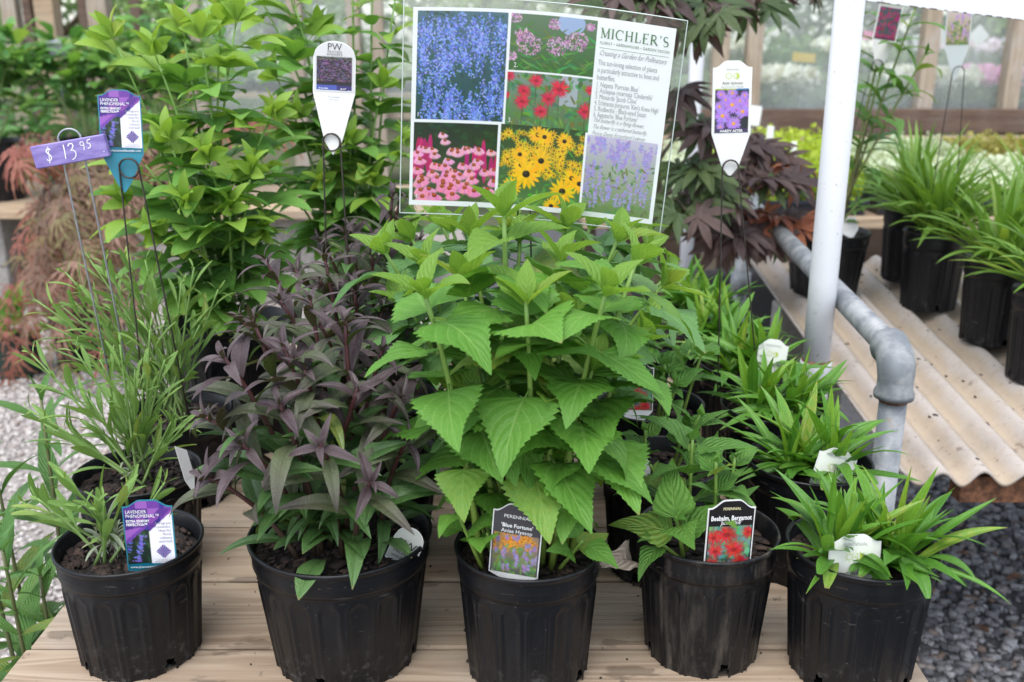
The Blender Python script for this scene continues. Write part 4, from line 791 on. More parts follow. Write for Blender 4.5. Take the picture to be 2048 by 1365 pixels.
# ---- tall leafy plant growing from the ground at the left corner of the bench
t = thing('leafy_ground_plant', 'tall narrow-leaved plant growing from the gravel at the bottom left', 'plant', (-0.72, 1.30, 0.0)); rnd = random.Random(61)
for (bu, bv, u, v, Y, Yb, n, ls) in ((0, 0, 82, 800, 1.38, 1.34, 9, 0.17), (0, 0, 5, 1100, 1.16, 1.2, 9, 0.17), (0, 0, -60, 960, 1.25, 1.22, 8, 0.17), (0, 0, 80, 1150, 1.2, 1.25, 6, 0.13), (0, 0, -10, 940, 1.3, 1.3, 7, 0.16)):
    tip = loc(t, PY(u, v, Y)); b = Vector((tip.x * 0.4 + 0.02, tip.y * 0.5, 0.01)); nodes = [0.45 + 0.53 * (i + 0.4) / n for i in range(n)]
    opp_stem(t, b, tip, ST_SWP, 0.005, 0.0025, lambda tt, r: L_SWP, nodes, lambda tt: ls * (1.1 - 0.5 * tt), lambda tt: R(22) + R(30) * max(0, tt - 0.8) / 0.2, rnd, -0.1, None, 3, L_SWP, 0.06)
# ---- pots on the corrugated sheet
def grassy(label, x, y, seed, n=58, kind='tall', L0=0.16, up=58, lean=(0, 0)):
    zt = sheet_z(y) + 0.0125 + 0.002
    t = potted('potted_grassy_perennial', label, 'potted plant', kind, x, y, zt, 'grassy pots on the corrugated sheet', 0.016); rnd = random.Random(seed); sz = t['_s']
    for k in range(n):
        a = rnd.uniform(0, 6.28); e = R(min(88, max(15, rnd.gauss(up, 18)))); rr = rnd.uniform(0, 0.035); leaf(t, rnd.choice(L_LIA), Vector((rr * math.cos(a), rr * math.sin(a), sz)), Vector((math.cos(a) * math.cos(e) + lean[0], math.sin(a) * math.cos(e) + lean[1], math.sin(e))), (0, 0, 1), L0 * rnd.uniform(0.7, 1.3), 1.0)
    return t
def onsheet(u, v, D): return PD(u, v, D)
pa = PD(1872, 470, 2.39); pb = PD(1996, 560, 2.2); pc = PD(2092, 668, 2.02); pdd = PD(1828, 420, 2.58)
grassy('grassy potted perennial between the hindmost and the lower right one on the sheet', pa.x, pa.y, 71, 110, L0=0.2, up=66)
grassy('grassy potted perennial with broad arching blades nearer the right edge', pb.x, pb.y, 72, 84, L0=0.19, up=60)
grassy('grassy potted perennial cut off by the right edge of the picture', pc.x, pc.y, 73, 80, L0=0.18)
grassy('hindmost grassy potted perennial on the corrugated sheet', pdd.x, pdd.y, 74, 90, L0=0.2, up=62)
grassy('grassy potted perennial behind the one with arching blades, right edge', 1.30, 2.42, 75, 90, L0=0.21, up=62)
pl = PD(1657, 462, 2.5); t = potted('potted_phlox', 'leggy leafy perennial in a black pot behind the thick white pole', 'potted plant', 'wide', pl.x, pl.y, sheet_z(pl.y) + 0.0145, None, 0.016); rnd = random.Random(81)
for (u, v, Y) in ((1830, 20, 2.42), (1790, -30, 2.46), (1850, 110, 2.40), (1715, 410, 2.40), (1760, 150, 2.38)):
    tip = loc(t, PY(u, v, Y)); b = Vector((0.01 + rnd.uniform(-.02, .03), rnd.uniform(-.03, .02), t['_s'])); n = max(2, int((tip - b).length / 0.085))
    opp_stem(t, b, tip, ST_LIL, 0.004, 0.0025, lambda tt, r: L_LIL, [0.3 + 0.68 * (i + .5) / n for i in range(n)], lambda tt: 0.12 if (tip - b).length > 0.15 else 0.05, lambda tt: R(15), rnd, 0.03, None, 3, L_LIL, 0.05)
# ---- bronze Japanese maple behind the sign
t = thing('japanese_maple', 'bronze and green palmate-leaved maple behind the right of the sign', 'tree', (0.40, 2.62, 0)); rnd = random.Random(91)
trunk = MB().tube([(0, 0, 0.02), (0.01, -0.02, 0.5), (-0.03, 0.0, 1.0), (-0.05, -0.03, 1.55)], [0.03, 0.026, 0.02, 0.013], 10).build('trunk', ST_BR, t)
def twig(u, v, Y, z0, r0=0.006):
    tip = loc(t, PY(u, v, Y)); b = Vector((-0.02, -0.01, z0)); c = b.lerp(tip, 0.6) + Vector((0, 0, 0.07)); pts = bez(b, c, tip, 8); return pts, MB().tube(pts, [r0 * (1 - 0.8 * i / 8) for i in range(9)], 5).build('branch', ST_BR, t)
br = [(1600, 330, 2.45, 0.9, 16, 'R'), (1560, 360, 2.35, 0.85, 15, 'M'), (1590, 440, 2.4, 0.8, 16, 'R'), (1470, 470, 2.3, 0.8, 18, 'M'), (1400, 340, 2.25, 0.9, 18, 'G'), (1420, 250, 2.3, 1.0, 15, 'G'), (1370, 420, 2.2, 0.85, 14, 'G'), (1520, 290, 2.5, 0.95, 12, 'M'),
      (1430, 20, 2.2, 1.35, 16, 'G'), (1300, 10, 2.15, 1.4, 16, 'G'), (1220, 5, 2.2, 1.45, 14, 'G'), (1380, 60, 2.25, 1.35, 12, 'G'), (1520, 5, 2.5, 1.4, 9, 'M'), (1620, -10, 2.6, 1.45, 8, 'M'), (1360, 190, 2.3, 1.1, 8, 'M'), (1450, 400, 2.25, 0.9, 14, 'G'), (1540, 480, 2.35, 0.78, 10, 'M')]
for (u, v, Y, z0, n, kd) in br:
    pts, b_ = twig(u, v, Y, z0)
    for k in range(n):
        tt = 0.45 + 0.55 * (k + 0.6) / n; pos, tan = at(pts, min(1, tt)); a = rnd.uniform(0, 6.28); d = Vector((math.cos(a), math.sin(a), 0)) * 0.8 + tan * 0.8 + Vector((0, 0, rnd.uniform(-.5, .1)))
        q = rnd.random(); me = rnd.choice({'R': L_MAPR if q < 0.6 else L_MAP, 'M': L_MAP if q < 0.85 else L_MAPG, 'G': L_MAPG if q < 0.75 else L_MAP}[kd]); sz_ = rnd.uniform(0.07, 0.10); dd = d.normalized()
        leaf(b_, me, pos + dd * 0.35 * sz_, dd, (rnd.uniform(-.4, .4), rnd.uniform(-1.1, -.3), 0.8), sz_)
# ---- lace-leaf maple over the gravel at the left
t = thing('lace_leaf_maple', 'weeping reddish lace-leaf maple over the pale gravel at the left', 'tree', (-1.75, 3.95, 0)); rnd = random.Random(95)
MB().lathe([(0.0, 0.0), (0.13, 0.0), (0.155, 0.26), (0.165, 0.265), (0.165, 0.28), (0.15, 0.28), (0.145, 0.25), (0, 0.25)], 32).build('pot', POT_BLACK, t)
MB().tube([(0, 0, 0.2), (0.02, 0.0, 0.45), (-0.02, 0.02, 0.72), (0.0, 0, 0.86)], [0.022, 0.02, 0.016, 0.01], 8).build('trunk', ST_BR, t)
k_ = 0
for (u, v, Y) in ((30, 300, 3.6), (90, 290, 3.7), (60, 480, 3.6), (150, 330, 3.7), (120, 420, 3.5), (90, 560, 3.5), (40, 690, 3.55), (130, 640, 3.5), (190, 560, 3.5), (230, 450, 3.55), (270, 380, 3.6), (300, 520, 3.6), (200, 680, 3.5), (160, 500, 3.45), (240, 620, 3.5), (260, 300, 3.8), (330, 430, 3.7), (360, 330, 3.8), (420, 260, 3.9), (580, 240, 3.9), (120, 720, 3.5), (290, 660, 3.6), (10, 740, 3.6), (210, 370, 3.6), (70, 620, 3.5)):
    tip = loc(t, PY(u, v, Y)); b = Vector((0, 0, rnd.uniform(0.6, 0.85))); c = b.lerp(tip, 0.5); c.z = max(b.z, tip.z) + 0.12; pts = bez(b, c, tip, 9); b_ = MB().tube(pts, [0.006 * (1 - 0.8 * i / 9) for i in range(10)], 5).build('branch', ST_BR, t)
    for k in range(11):
        pos, tan = at(pts, min(1, 0.45 + 0.55 * (k + 0.6) / 11)); a = rnd.uniform(0, 6.28); d = Vector((math.cos(a), math.sin(a), 0)) * 0.5 + tan * 0.7 + Vector((0, 0, -0.7 - rnd.random() * 0.5)); q = rnd.random(); red = 0.75 if (u < 100 and (v < 340 or v > 660 or 440 < v < 500)) else 0.1
        me = rnd.choice(L_LACER if q < red else (L_LACE if q < 0.75 else L_LACEG)); s = rnd.uniform(0.12, 0.19); dd = d.normalized(); leaf(b_, me, pos + dd * 0.3 * s, dd, (rnd.uniform(-.5, .5), -0.8, 0.7), s)
# ---- small pots on the ground and on the block bench at the left
p0 = PZ(15, 768, 0.0); t = potted('potted_hosta', 'low bright green plant in a dark green pot at the left edge on the gravel', 'potted plant', 'green', p0.x, p0.y + 0.09, 0.004); rnd = random.Random(97)
for k in range(40):
    a = rnd.uniform(0, 6.28); e = R(rnd.uniform(10, 80)); leaf(t, rnd.choice(L_PEOL), Vector((math.cos(a) * 0.04, math.sin(a) * 0.04, t['_s'] + rnd.uniform(0, 0.12))), Vector((math.cos(a) * math.cos(e), math.sin(a) * math.cos(e), math.sin(e))), (0, 0, 1), rnd.uniform(0.08, 0.15), 1.3)
def shrub(label, x, y, z, w, h, n, seed, sets, ls, pot='giant', potted_=True, name='potted_shrub'):
    if potted_: t = potted(name, label, 'potted plant', pot, x, y, z, 'shrubs on the block bench'); zb = t['_s']
    else: t = thing(name, label, 'shrub', (x, y, z), 'shrubs on the block bench'); zb = 0
    rnd = random.Random(seed); ns = 9; stems = []
    for k in range(ns):
        a = k * 2.4; rr = w * math.sqrt((k + .5) / ns); tip = Vector((rr * math.cos(a), rr * math.sin(a) * 0.7, zb + h * rnd.uniform(0.65, 1.0) * (1 - 0.25 * (rr / w)))); pts = bez(Vector((rr * .1 * math.cos(a), rr * .1 * math.sin(a), zb - 0.01)), Vector((tip.x * 0.5, tip.y * 0.5, zb + h * 0.55)), tip, 7)
        stems.append((pts, MB().tube(pts, [0.007 - 0.004 * i / 7 for i in range(8)], 5).build('stem', ST_BAP, t)))
    for k in range(n):
        pts, st = stems[k % ns]; tt = 1 - rnd.random() ** 1.5 * 0.75; pos, tan = at(pts, tt); a = rnd.uniform(0, 6.28); d = Vector((math.cos(a), math.sin(a), rnd.uniform(-.1, .7))).normalized(); off = d * rnd.uniform(0, 0.13) * w / 0.4
        leaf(st, rnd.choice(rnd.choice(sets)), pos + off, d, (rnd.uniform(-.3, .3), rnd.uniform(-.5, .1), 1), ls * rnd.uniform(0.7, 1.25))
    return t
b0 = PY(-5, 395, 5.2)
shrub('broad leafy shrub in a large black pot at the far left', b0.x, 5.2, LBZ, 0.36, 0.62, 250, 101, [L_PEO, L_PEO, L_PEOL], 0.17)
shrub('leafy green shrub above the price sign on the block bench', PY(180, 300, 5.3).x, 5.3, LBZ, 0.38, 0.60, 250, 102, [L_PEO, L_PEO, L_PEOL], 0.17)
shrub('tall light green shrub behind the false lupine on the block bench', PY(345, 300, 5.35).x, 5.35, LBZ, 0.38, 0.72, 250, 103, [L_PEO, L_PEOL], 0.17)
shrub('dark leafy shrub beyond the lavender tag', PY(90, 300, 6.3).x, 6.3, 0, 0.55, 1.35, 200, 104, [L_PEO], 0.2, None, False, 'garden_shrub')
# ================================================================== far background
def cloud(name, m, parent, blobs, n, size, seed, aspect=0.55):
    """leaf-sized faces spread through ellipsoids: blobs = (cx,cy,cz,rx,ry,rz)"""
    g = np.random.default_rng(seed); vol = np.array([b[3] * b[4] * b[5] for b in blobs]) ** 0.7; cnt = np.maximum(6, (n * vol / vol.sum()).astype(int)); C = []
    for b, c in zip(blobs, cnt):
        d = g.normal(size=(c, 3)); d /= np.linalg.norm(d, axis=1, keepdims=True); r = g.uniform(0.35, 1.05, (c, 1)) ** 0.6; clump = 0.85 + 0.25 * np.sin(d[:, :1] * 7 + b[0] * 9) * np.sin(d[:, 1:2] * 8 + d[:, 2:] * 6)
        C.append(np.array(b[:3]) + d * r * clump * np.array(b[3:6]))
    C = np.concatenate(C); n = len(C); d1 = g.normal(size=(n, 3)); d1 /= np.linalg.norm(d1, axis=1, keepdims=True); d2 = g.normal(size=(n, 3)); d2 -= d1 * (d1 * d2).sum(1, keepdims=True); d2 /= np.linalg.norm(d2, axis=1, keepdims=True); d3 = np.cross(d1, d2)
    s = size * g.uniform(0.6, 1.3, (n, 1)); V = np.stack([C - d1 * s, C + d2 * s * aspect + d3 * s * 0.12, C + d1 * s, C - d2 * s * aspect + d3 * s * 0.12], 1).reshape(-1, 3)
    return link(name, fastmesh(name, V, np.arange(n * 4).reshape(n, 4), m), parent)
FK = list(FOL)
def tree(label, x, y, h, r, m, seed, group='trees behind the greenhouse', n=5200):
    t = thing('garden_tree', label, 'tree', (x, y, 0), group); g = random.Random(seed)
    MB().tube([(0, 0, 0), (0.05, 0, h * 0.3), (-0.05, 0.05, h * 0.6), (0, 0, h * 0.85)], [0.13, 0.11, 0.07, 0.03], 8).build('trunk', ST_BR, t)
    for k in range(5):
        a = k * 1.3; MB().tube([(0, 0, h * (0.2 + 0.1 * k)), (math.cos(a) * r * 0.35, math.sin(a) * r * 0.35, h * (0.32 + 0.1 * k)), (math.cos(a) * r * 0.8, math.sin(a) * r * 0.8, h * (0.4 + 0.11 * k))], [0.05, 0.035, 0.012], 6).build('limb', ST_BR, t)
    bl = [(g.uniform(-.75, .75) * r, g.uniform(-.6, .6) * r, h * g.uniform(0.08, 0.95), r * g.uniform(.3, .5), r * g.uniform(.3, .5), h * g.uniform(.08, .16)) for _ in range(18)]
    c = cloud('crown', FOL[m], t, bl, n, 0.075, seed); c['kind'] = 'stuff'; return t
tr = [(-9.5, 14.5, 5.5, 2.0, 'hedge foliage', 'dark green tree far behind the leftmost posts'), (-6.6, 15, 6, 2.1, 'pale hedge foliage', 'pale green tree far behind the shrubs at the left'), (-3.4, 14.5, 5.5, 2.0, 'hedge foliage', 'green tree far behind the tall false lupine'), (-0.4, 15.5, 6, 2.1, 'pale hedge foliage', 'pale green tree far behind the laminated sign'),
      (2.6, 14.5, 5.6, 2.0, 'hedge foliage', 'green tree far behind the thin white pole'), (5.2, 15, 6, 2.1, 'dark hedge foliage', 'dark tree seen through the film right of the thin white pole'), (7.9, 14.2, 5.6, 2.0, 'hedge foliage', 'green tree far off behind the thick white pole'), (10.8, 15, 6, 2.1, 'pale hedge foliage', 'pale green tree at the far right through the film'), (13.8, 15, 6, 2.0, 'hedge foliage', 'green tree beyond the right edge behind the greenhouse')]
for i, (x, y, h, r, m, lab) in enumerate(tr): tree(lab, x, y, h, r, m, 200 + i)
hb = [(x, 18 + random.uniform(-.6, .6), z, 1.3, 0.9, 1.1) for x in np.arange(-15, 19, 1.5) for z in (0.9, 2.4, 3.9, 5.2)]
tag(cloud('far_hedge', FOL['hedge foliage'], None, hb, 22000, 0.13, 300), 'distant mass of mixed green hedge behind everything', 'hedge', kind='stuff')
# ---- flats of plants on the rear bench
TRAYM = None
def flat(label, x, y, z, w_, d_, fm, seed, h=0.10, flower=None, group='plant flats on the rear bench', n=900, tray_h=0.055, size=0.012, cells=True):
    t = thing('plant_flat', label, 'plant tray', (x, y, z), group); mb = MB(); a, b = w_ / 2, d_ / 2
    o = [(-a, -b), (a, -b), (a, b), (-a, b)]; k = 0.93
    v = [(px * k, py_ * k, 0.001) for px, py_ in o] + [(px, py_, tray_h) for px, py_ in o] + [(px * 1.02, py_ * 1.02, tray_h) for px, py_ in o] + [(px * 1.02, py_ * 1.02, tray_h - 0.012) for px, py_ in o] + [(px * 0.96, py_ * 0.96, tray_h - 0.006) for px, py_ in o]
    f = [(3, 2, 1, 0)] + [(i, (i + 1) % 4, 4 + (i + 1) % 4, 4 + i) for i in range(4)] + [(4 + i, 4 + (i + 1) % 4, 8 + (i + 1) % 4, 8 + i) for i in range(4)] + [(8 + i, 8 + (i + 1) % 4, 12 + (i + 1) % 4, 12 + i) for i in range(4)] + [(16, 17, 18, 19)] + [(4 + i, 16 + i, 16 + (i + 1) % 4, 4 + (i + 1) % 4) for i in range(4)]
    mb.add(v, f); mb.build('tray', TRAY, t, smooth=False)
    g = random.Random(seed); nx_, ny_ = max(2, round(w_ / 0.12)), max(2, round(d_ / 0.12))
    bl = [(-a + (i + .5) * w_ / nx_, -b + (j + .5) * d_ / ny_, tray_h + h * 0.42, w_ / nx_ * 0.62, d_ / ny_ * 0.62, h * g.uniform(0.5, 0.72)) for i in range(nx_) for j in range(ny_)]
    c = cloud('foliage', FOL[fm], t, bl, n, size, seed, 0.6); c['kind'] = 'stuff'
    if flower:
        bl2 = [(p[0], p[1], p[2] + h * 0.42, p[3] * 0.95, p[4] * 0.95, h * 0.3) for p in bl]; c = cloud('flowers', FOL[flower], t, bl2, int(n * 0.95), size * 1.2, seed + 1, 0.9); c['kind'] = 'stuff'
    return t
rows = [('lime sedum foliage', 'lime green sedum'), ('variegated foliage', 'pale variegated foliage'), ('orange sedum foliage', 'orange tinged sedum'), ('mixed bedding foliage', 'mid green bedding')]
lay = [(1500, 0, 3.72, .16), (1640, 0, 3.72, .14), (1800, 3, 3.72, .08), (1960, 1, 3.72, .07), (2120, 1, 3.72, .07), (1360, 1, 3.72, .08), (1215, 3, 3.72, .09), (1490, 0, 4.12, .17), (1610, 0, 4.12, .16), (1745, 1, 4.12, .10), (1880, 1, 4.12, .09), (2020, 1, 4.12, .10), (1370, 1, 4.12, .10), (1500, 0, 4.55, .18), (1610, 0, 4.55, .16), (1730, 1, 4.55, .13), (1840, 1, 4.55, .13), (1960, 2, 4.55, .15), (2075, 2, 4.55, .14), (1390, 1, 4.55, .12)]
rown = {3.72: 'front', 4.12: 'middle', 4.55: 'back'}; cntr = {}
ordn = ['first', 'second', 'third', 'fourth', 'fifth', 'sixth', 'seventh', 'eighth']
for i, (u, mi, y, h) in enumerate(sorted(lay, key=lambda q: (q[2], q[0]))):
    cntr[y] = cntr.get(y, -1) + 1; x = PY(u, 330, y).x; fm, nm = rows[mi]
    flat('tray of %s, %s from left in %s row of the rear bench' % (nm, ordn[cntr[y]], rown[y]), x, y, BBZ + 0.001, 0.262, 0.36, fm, 400 + i, h, None, n=1500, size=0.013)
# ---- flower benches inside the greenhouse
def gbench(label, y, z, x0, x1):
    t = thing('greenhouse_bench', label, 'bench', ((x0 + x1) / 2, y, 0), 'benches inside the greenhouse'); L = x1 - x0
    for i in range(5): MB().box((0, -0.4 + i * 0.2, z - 0.02), (L, 0.19, 0.04)).build('plank', WOOD_BACK, t, smooth=False)
    for x in (-L / 2 + 0.15, 0, L / 2 - 0.15):
        for yy in (-0.42, 0.42): MB().box((x, yy, (z - 0.04) / 2), (0.07, 0.07, z - 0.04)).build('leg', WOOD_BACK, t, smooth=False)
    return t
for (y, z, x0, x1, lab) in ((7.0, 0.78, 0.9, 6.6, 'nearer flower bench inside the greenhouse at the right'), (9.0, 0.95, 1.0, 8.0, 'farther flower bench inside the greenhouse at the right'), (9.2, 0.85, -6.5, 0.6, 'flower bench beyond the timber posts at the left')):
    gbench(lab, y, z, x0, x1); k = 0; x = x0 + 0.35; side = 'right' if x0 > 0 else 'left'
    while x < x1 - 0.2:
        g = random.Random(int(x * 100) + int(y * 10)); right = x > (3.0 if y < 8 else 3.6)
        if x0 < 0: fl = g.choice([None, None, 'white flower', None, 'yellow flower', 'magenta phlox flower']); fm = g.choice(['mixed bedding foliage', 'pale hedge foliage', 'variegated foliage'])
        else: fl = ('magenta phlox flower' if y < 8 and k % 3 == 1 else 'lilac phlox flower') if right else ('white flower' if k % 2 else None); fm = 'mixed bedding foliage'
        nm = {None: fm.replace(' foliage', '') + ' plants'}.get(fl, (fl or '') + 's')
        flat('tray of %s, %s from the left on the %s' % (nm, (ordn + ['ninth', 'tenth', 'eleventh', 'twelfth', 'thirteenth', 'fourteenth', 'fifteenth', 'sixteenth', 'seventeenth', 'eighteenth'])[k], {7.0: 'nearer greenhouse bench', 9.0: 'farther greenhouse bench', 9.2: 'bench beyond the left posts'}[y]), x, y, z + 0.001, 0.46, 0.8, fm, 500 + k + int(y * 31), 0.22, fl, 'flower trays in the background', 900, 0.09, 0.028)
        x += 0.52; k += 1
# ---- little cards in the background
def card(label, u, v, Y, w_, h_, c, rot=0.0, zb=None, cat='sign', stickz=0.7):
    p = PY(u, v, Y); t = thing('plant_card', label, cat, (p.x, p.y, 0), 'background price cards')
    m = simple('card ' + label[:14], c, 0.5, 0, 0.03)
    o = MB().box((0, 0, 0), (w_, 0.006, h_), None, 0.002).build('card', m, t, smooth=False); o.location = (0, 0, p.z); o.rotation_euler = (0, rot, 0.1)
    MB().tube([(0, 0.006, stickz), (0, 0.006, p.z)], 0.003, 6).build('stick', WIRE_G, t)
Gz1, Gz2 = 0.85, 1.0
card('yellow price card standing in the flowers left of the thick white pole', 1608, 116, 6.55, 0.15, 0.055, (0.75, 0.5, 0.03), 0.08, stickz=0.86)
card('pink price card beside the thin white pole', 1411, 73, 7.1, 0.065, 0.05, (0.75, 0.12, 0.3), 0.2, stickz=0.86)
card('pink price card just right of the thick white pole', 1738, 72, 6.9, 0.085, 0.055, (0.75, 0.12, 0.35), 0.1, stickz=0.86)
card('large white card tilted over the lilac flowers', 1858, 78, 6.7, 0.22, 0.095, (0.78, 0.78, 0.78), -0.3, stickz=0.86)
card('white diamond shaped card at the right over the lilac flowers', 1958, 72, 6.7, 0.10, 0.10, (0.8, 0.8, 0.8), 0.78, stickz=0.86)
card('white label standing in the lime sedum left of the thick white pole', 1540, 272, 4.1, 0.028, 0.075, (0.75, 0.76, 0.76), 0.03, stickz=BBZ + 0.05)
card('white label standing lower in the lime sedum', 1588, 300, 3.75, 0.02, 0.06, (0.75, 0.76, 0.72), -0.05, stickz=BBZ + 0.05)
card('white label half hidden behind the hardy aster tag', 1505, 232, 4.5, 0.075, 0.085, (0.78, 0.78, 0.8), 0.1, stickz=BBZ + 0.05)
card('white card in the plants above the white tag with dark picture', 640, 22, 8.9, 0.10, 0.08, (0.8, 0.8, 0.8), 0.05, stickz=0.95)
card('small grey card among the shrub leaves at the far left', 112, 98, 5.2, 0.075, 0.085, (0.45, 0.45, 0.52), -0.25, stickz=LBZ + 0.25)
# ================================================================== printed matter
class Canvas:
    """small painter: colours are sRGB, coordinates 0..1 with y down, aspect = w/h"""
    def __init__(self, w, h, c): self.w, self.h = w, h; self.a = np.zeros((h, w, 3)) + np.array(c)
    def noise(self, amp, cell, seed, box=None):
        g = np.random.default_rng(seed); x0, y0, x1, y1 = self.px(box); n = g.uniform(-1, 1, ((y1 - y0) // cell + 2, (x1 - x0) // cell + 2, 1)); n = np.repeat(np.repeat(n, cell, 0), cell, 1)[:y1 - y0, :x1 - x0]; self.a[y0:y1, x0:x1] = np.clip(self.a[y0:y1, x0:x1] * (1 + amp * n), 0, 1)
    def px(self, box):
        if box is None: return 0, 0, self.w, self.h
        return max(0, int(round(box[0] * self.w))), max(0, int(round(box[1] * self.h))), min(self.w, int(round(box[2] * self.w))), min(self.h, int(round(box[3] * self.h)))
    def rect(self, box, c): x0, y0, x1, y1 = self.px(box); self.a[y0:y1, x0:x1] = c
    def grad(self, box, c0, c1):
        x0, y0, x1, y1 = self.px(box); t = np.linspace(0, 1, y1 - y0)[:, None, None]; self.a[y0:y1, x0:x1] = np.array(c0) * (1 - t) + np.array(c1) * t
    def ell(self, x, y, rx, ry, c, rot=0.0, clip=None):
        """pixel units"""
        m = max(rx, ry) + 1; cx0, cy0, cx1, cy1 = clip or (0, 0, self.w, self.h); x0, x1, y0, y1 = max(cx0, int(x - m)), min(cx1, int(x + m + 2)), max(cy0, int(y - m)), min(cy1, int(y + m + 2))
        if x1 <= x0 or y1 <= y0: return
        Y, X = np.mgrid[y0:y1, x0:x1]; dx, dy = X - x, Y - y; ca, sa = math.cos(rot), math.sin(rot); p = (dx * ca + dy * sa) / rx; q = (-dx * sa + dy * ca) / ry; d = np.sqrt(p * p + q * q); al = np.clip((1 - d) * min(rx, ry) + 0.5, 0, 1)[..., None]
        self.a[y0:y1, x0:x1] = self.a[y0:y1, x0:x1] * (1 - al) + np.array(c) * al
    def poly(self, pts, c):
        P = np.array(pts) * np.array([self.w, self.h]); Y, X = np.mgrid[0:self.h, 0:self.w]; ins = np.zeros((self.h, self.w), bool); n = len(P)
        for i in range(n):
            (xa, ya), (xb, yb) = P[i], P[(i + 1) % n]
            if ya != yb: ins ^= ((ya > Y) != (yb > Y)) & (X < (xb - xa) * (Y - ya) / (yb - ya) + xa)
        self.a[ins] = c
def jit(c, g, s=0.08): return tuple(min(1, max(0, x + g.uniform(-s, s))) for x in c)
def pic_nepeta(C, box, g, k=1.0):
    C.grad(box, (.26, .42, .48), (.10, .27, .27)); cl = C.px(box); x0, y0, x1, y1 = cl; W, H = x1 - x0, y1 - y0
    for _ in range(int(260 * k)): C.ell(g.uniform(x0, x1), g.uniform(y0, y1), g.uniform(2, 5) * k, g.uniform(1, 2.2) * k, jit((.12, .33, .27), g), g.uniform(0, 3), cl)
    for _ in range(int(150)):
        sx, sy, l = g.uniform(x0, x1), g.uniform(y0, y1), g.uniform(.12, .26) * H
        for q in range(int(26 * k)):
            t = q / (26 * k); C.ell(sx + g.gauss(0, 4.2 * k * (0.4 + t)), sy + t * l + g.uniform(-2, 2), g.uniform(1.0, 2.3) * k, g.uniform(.8, 1.6) * k, jit(g.choice([(.40, .50, .86), (.52, .62, .94), (.34, .44, .80), (.62, .70, .96)]), g, .08), g.uniform(0, 3), cl)
def pic_milkweed(C, box, g, k=1.0):
    C.grad(box, (.36, .48, .36), (.22, .40, .18)); cl = C.px(box); x0, y0, x1, y1 = cl; W, H = x1 - x0, y1 - y0
    C.ell(x0 + .7 * W, y0 + .1 * H, .16 * W, .2 * H, (.62, .70, .84), 0, cl)
    for _ in range(int(90 * k)): C.ell(g.uniform(x0, x1), g.uniform(y0 + .2 * H, y1), g.uniform(6, 13) * k, g.uniform(.9, 1.7) * k, jit((.32, .55, .24), g, .12), g.choice([-1, 1]) * g.uniform(.2, .8), cl)
    for (a, b, r) in ((.22, .52, .15), (.14, .36, .09), (.56, .52, .13), (.77, .40, .14), (.50, .14, .07), (.05, .06, .07), (.92, .12, .05), (.03, .75, .06)):
        for _ in range(int(110 * k * r / .13)):
            an, rr = g.uniform(0, 6.28), math.sqrt(g.random()) * r * W; C.ell(x0 + a * W + rr * math.cos(an), y0 + b * H + rr * .82 * math.sin(an), g.uniform(1.2, 2.4) * k, g.uniform(.7, 1.3) * k, jit(g.choice([(.80, .58, .76), (.88, .72, .85), (.66, .40, .60)]), g, .05), g.uniform(0, 3), cl)
def burst(C, cx, cy, r, c, g, cl, n=26, k=1.0):
    for i in range(n):
        a = i / n * 6.28 + g.uniform(-.1, .1); l = r * g.uniform(.75, 1.1); C.ell(cx + math.cos(a) * l * .55, cy + math.sin(a) * l * .5, l * .5, max(.8, r * .075), jit(c, g, .08), a, cl)
    C.ell(cx, cy + r * .05, r * .32, r * .22, tuple(x * .75 for x in c), 0, cl)
def pic_monarda(C, box, g, k=1.0, dense=False):
    cl = C.px(box); x0, y0, x1, y1 = cl; W, H = x1 - x0, y1 - y0; C.grad(box, (.50, .58, .55) if not dense else (.42, .60, .52), (.32, .48, .25) if not dense else (.18, .26, .22))
    if not dense: C.rect((box[0] + .62 * (box[2] - box[0]), box[1], box[0] + .84 * (box[2] - box[0]), box[1] + .55 * (box[3] - box[1])), (.66, .69, .72))
    for _ in range(int(170 * k)): C.ell(g.uniform(x0, x1), g.uniform(y0, y1) if dense else y0 + H * (1 - g.random() ** 1.5), g.uniform(3, 9) * k, g.uniform(1.5, 4) * k, jit((.36, .54, .30) if not dense else (.38, .60, .48), g, .12), g.uniform(0, 3), cl)
    pts = ((.20, .32, .085), (.19, .52, .10), (.50, .44, .10), (.42, .68, .09), (.62, .24, .12), (.34, .12, .09), (.94, .60, .10), (.02, .06, .07), (.98, .2, .06), (.0, .42, .04)) if not dense else ((.42, .18, .26), (.12, .24, .20), (.62, .52, .24), (.18, .55, .20), (.10, .86, .20), (.78, .82, .22), (.92, .14, .16), (.5, .98, .2))
    for (a, b, r) in pts:
        if not dense: C.ell(x0 + a * W, y0 + b * H + H * .25, .8 * k, H * .25, (.30, .36, .2), 0, cl)
        burst(C, x0 + a * W, y0 + b * H, r * W * .95, (.86, .14, .28) if not dense else (.80, .20, .20), g, cl, 26, k)
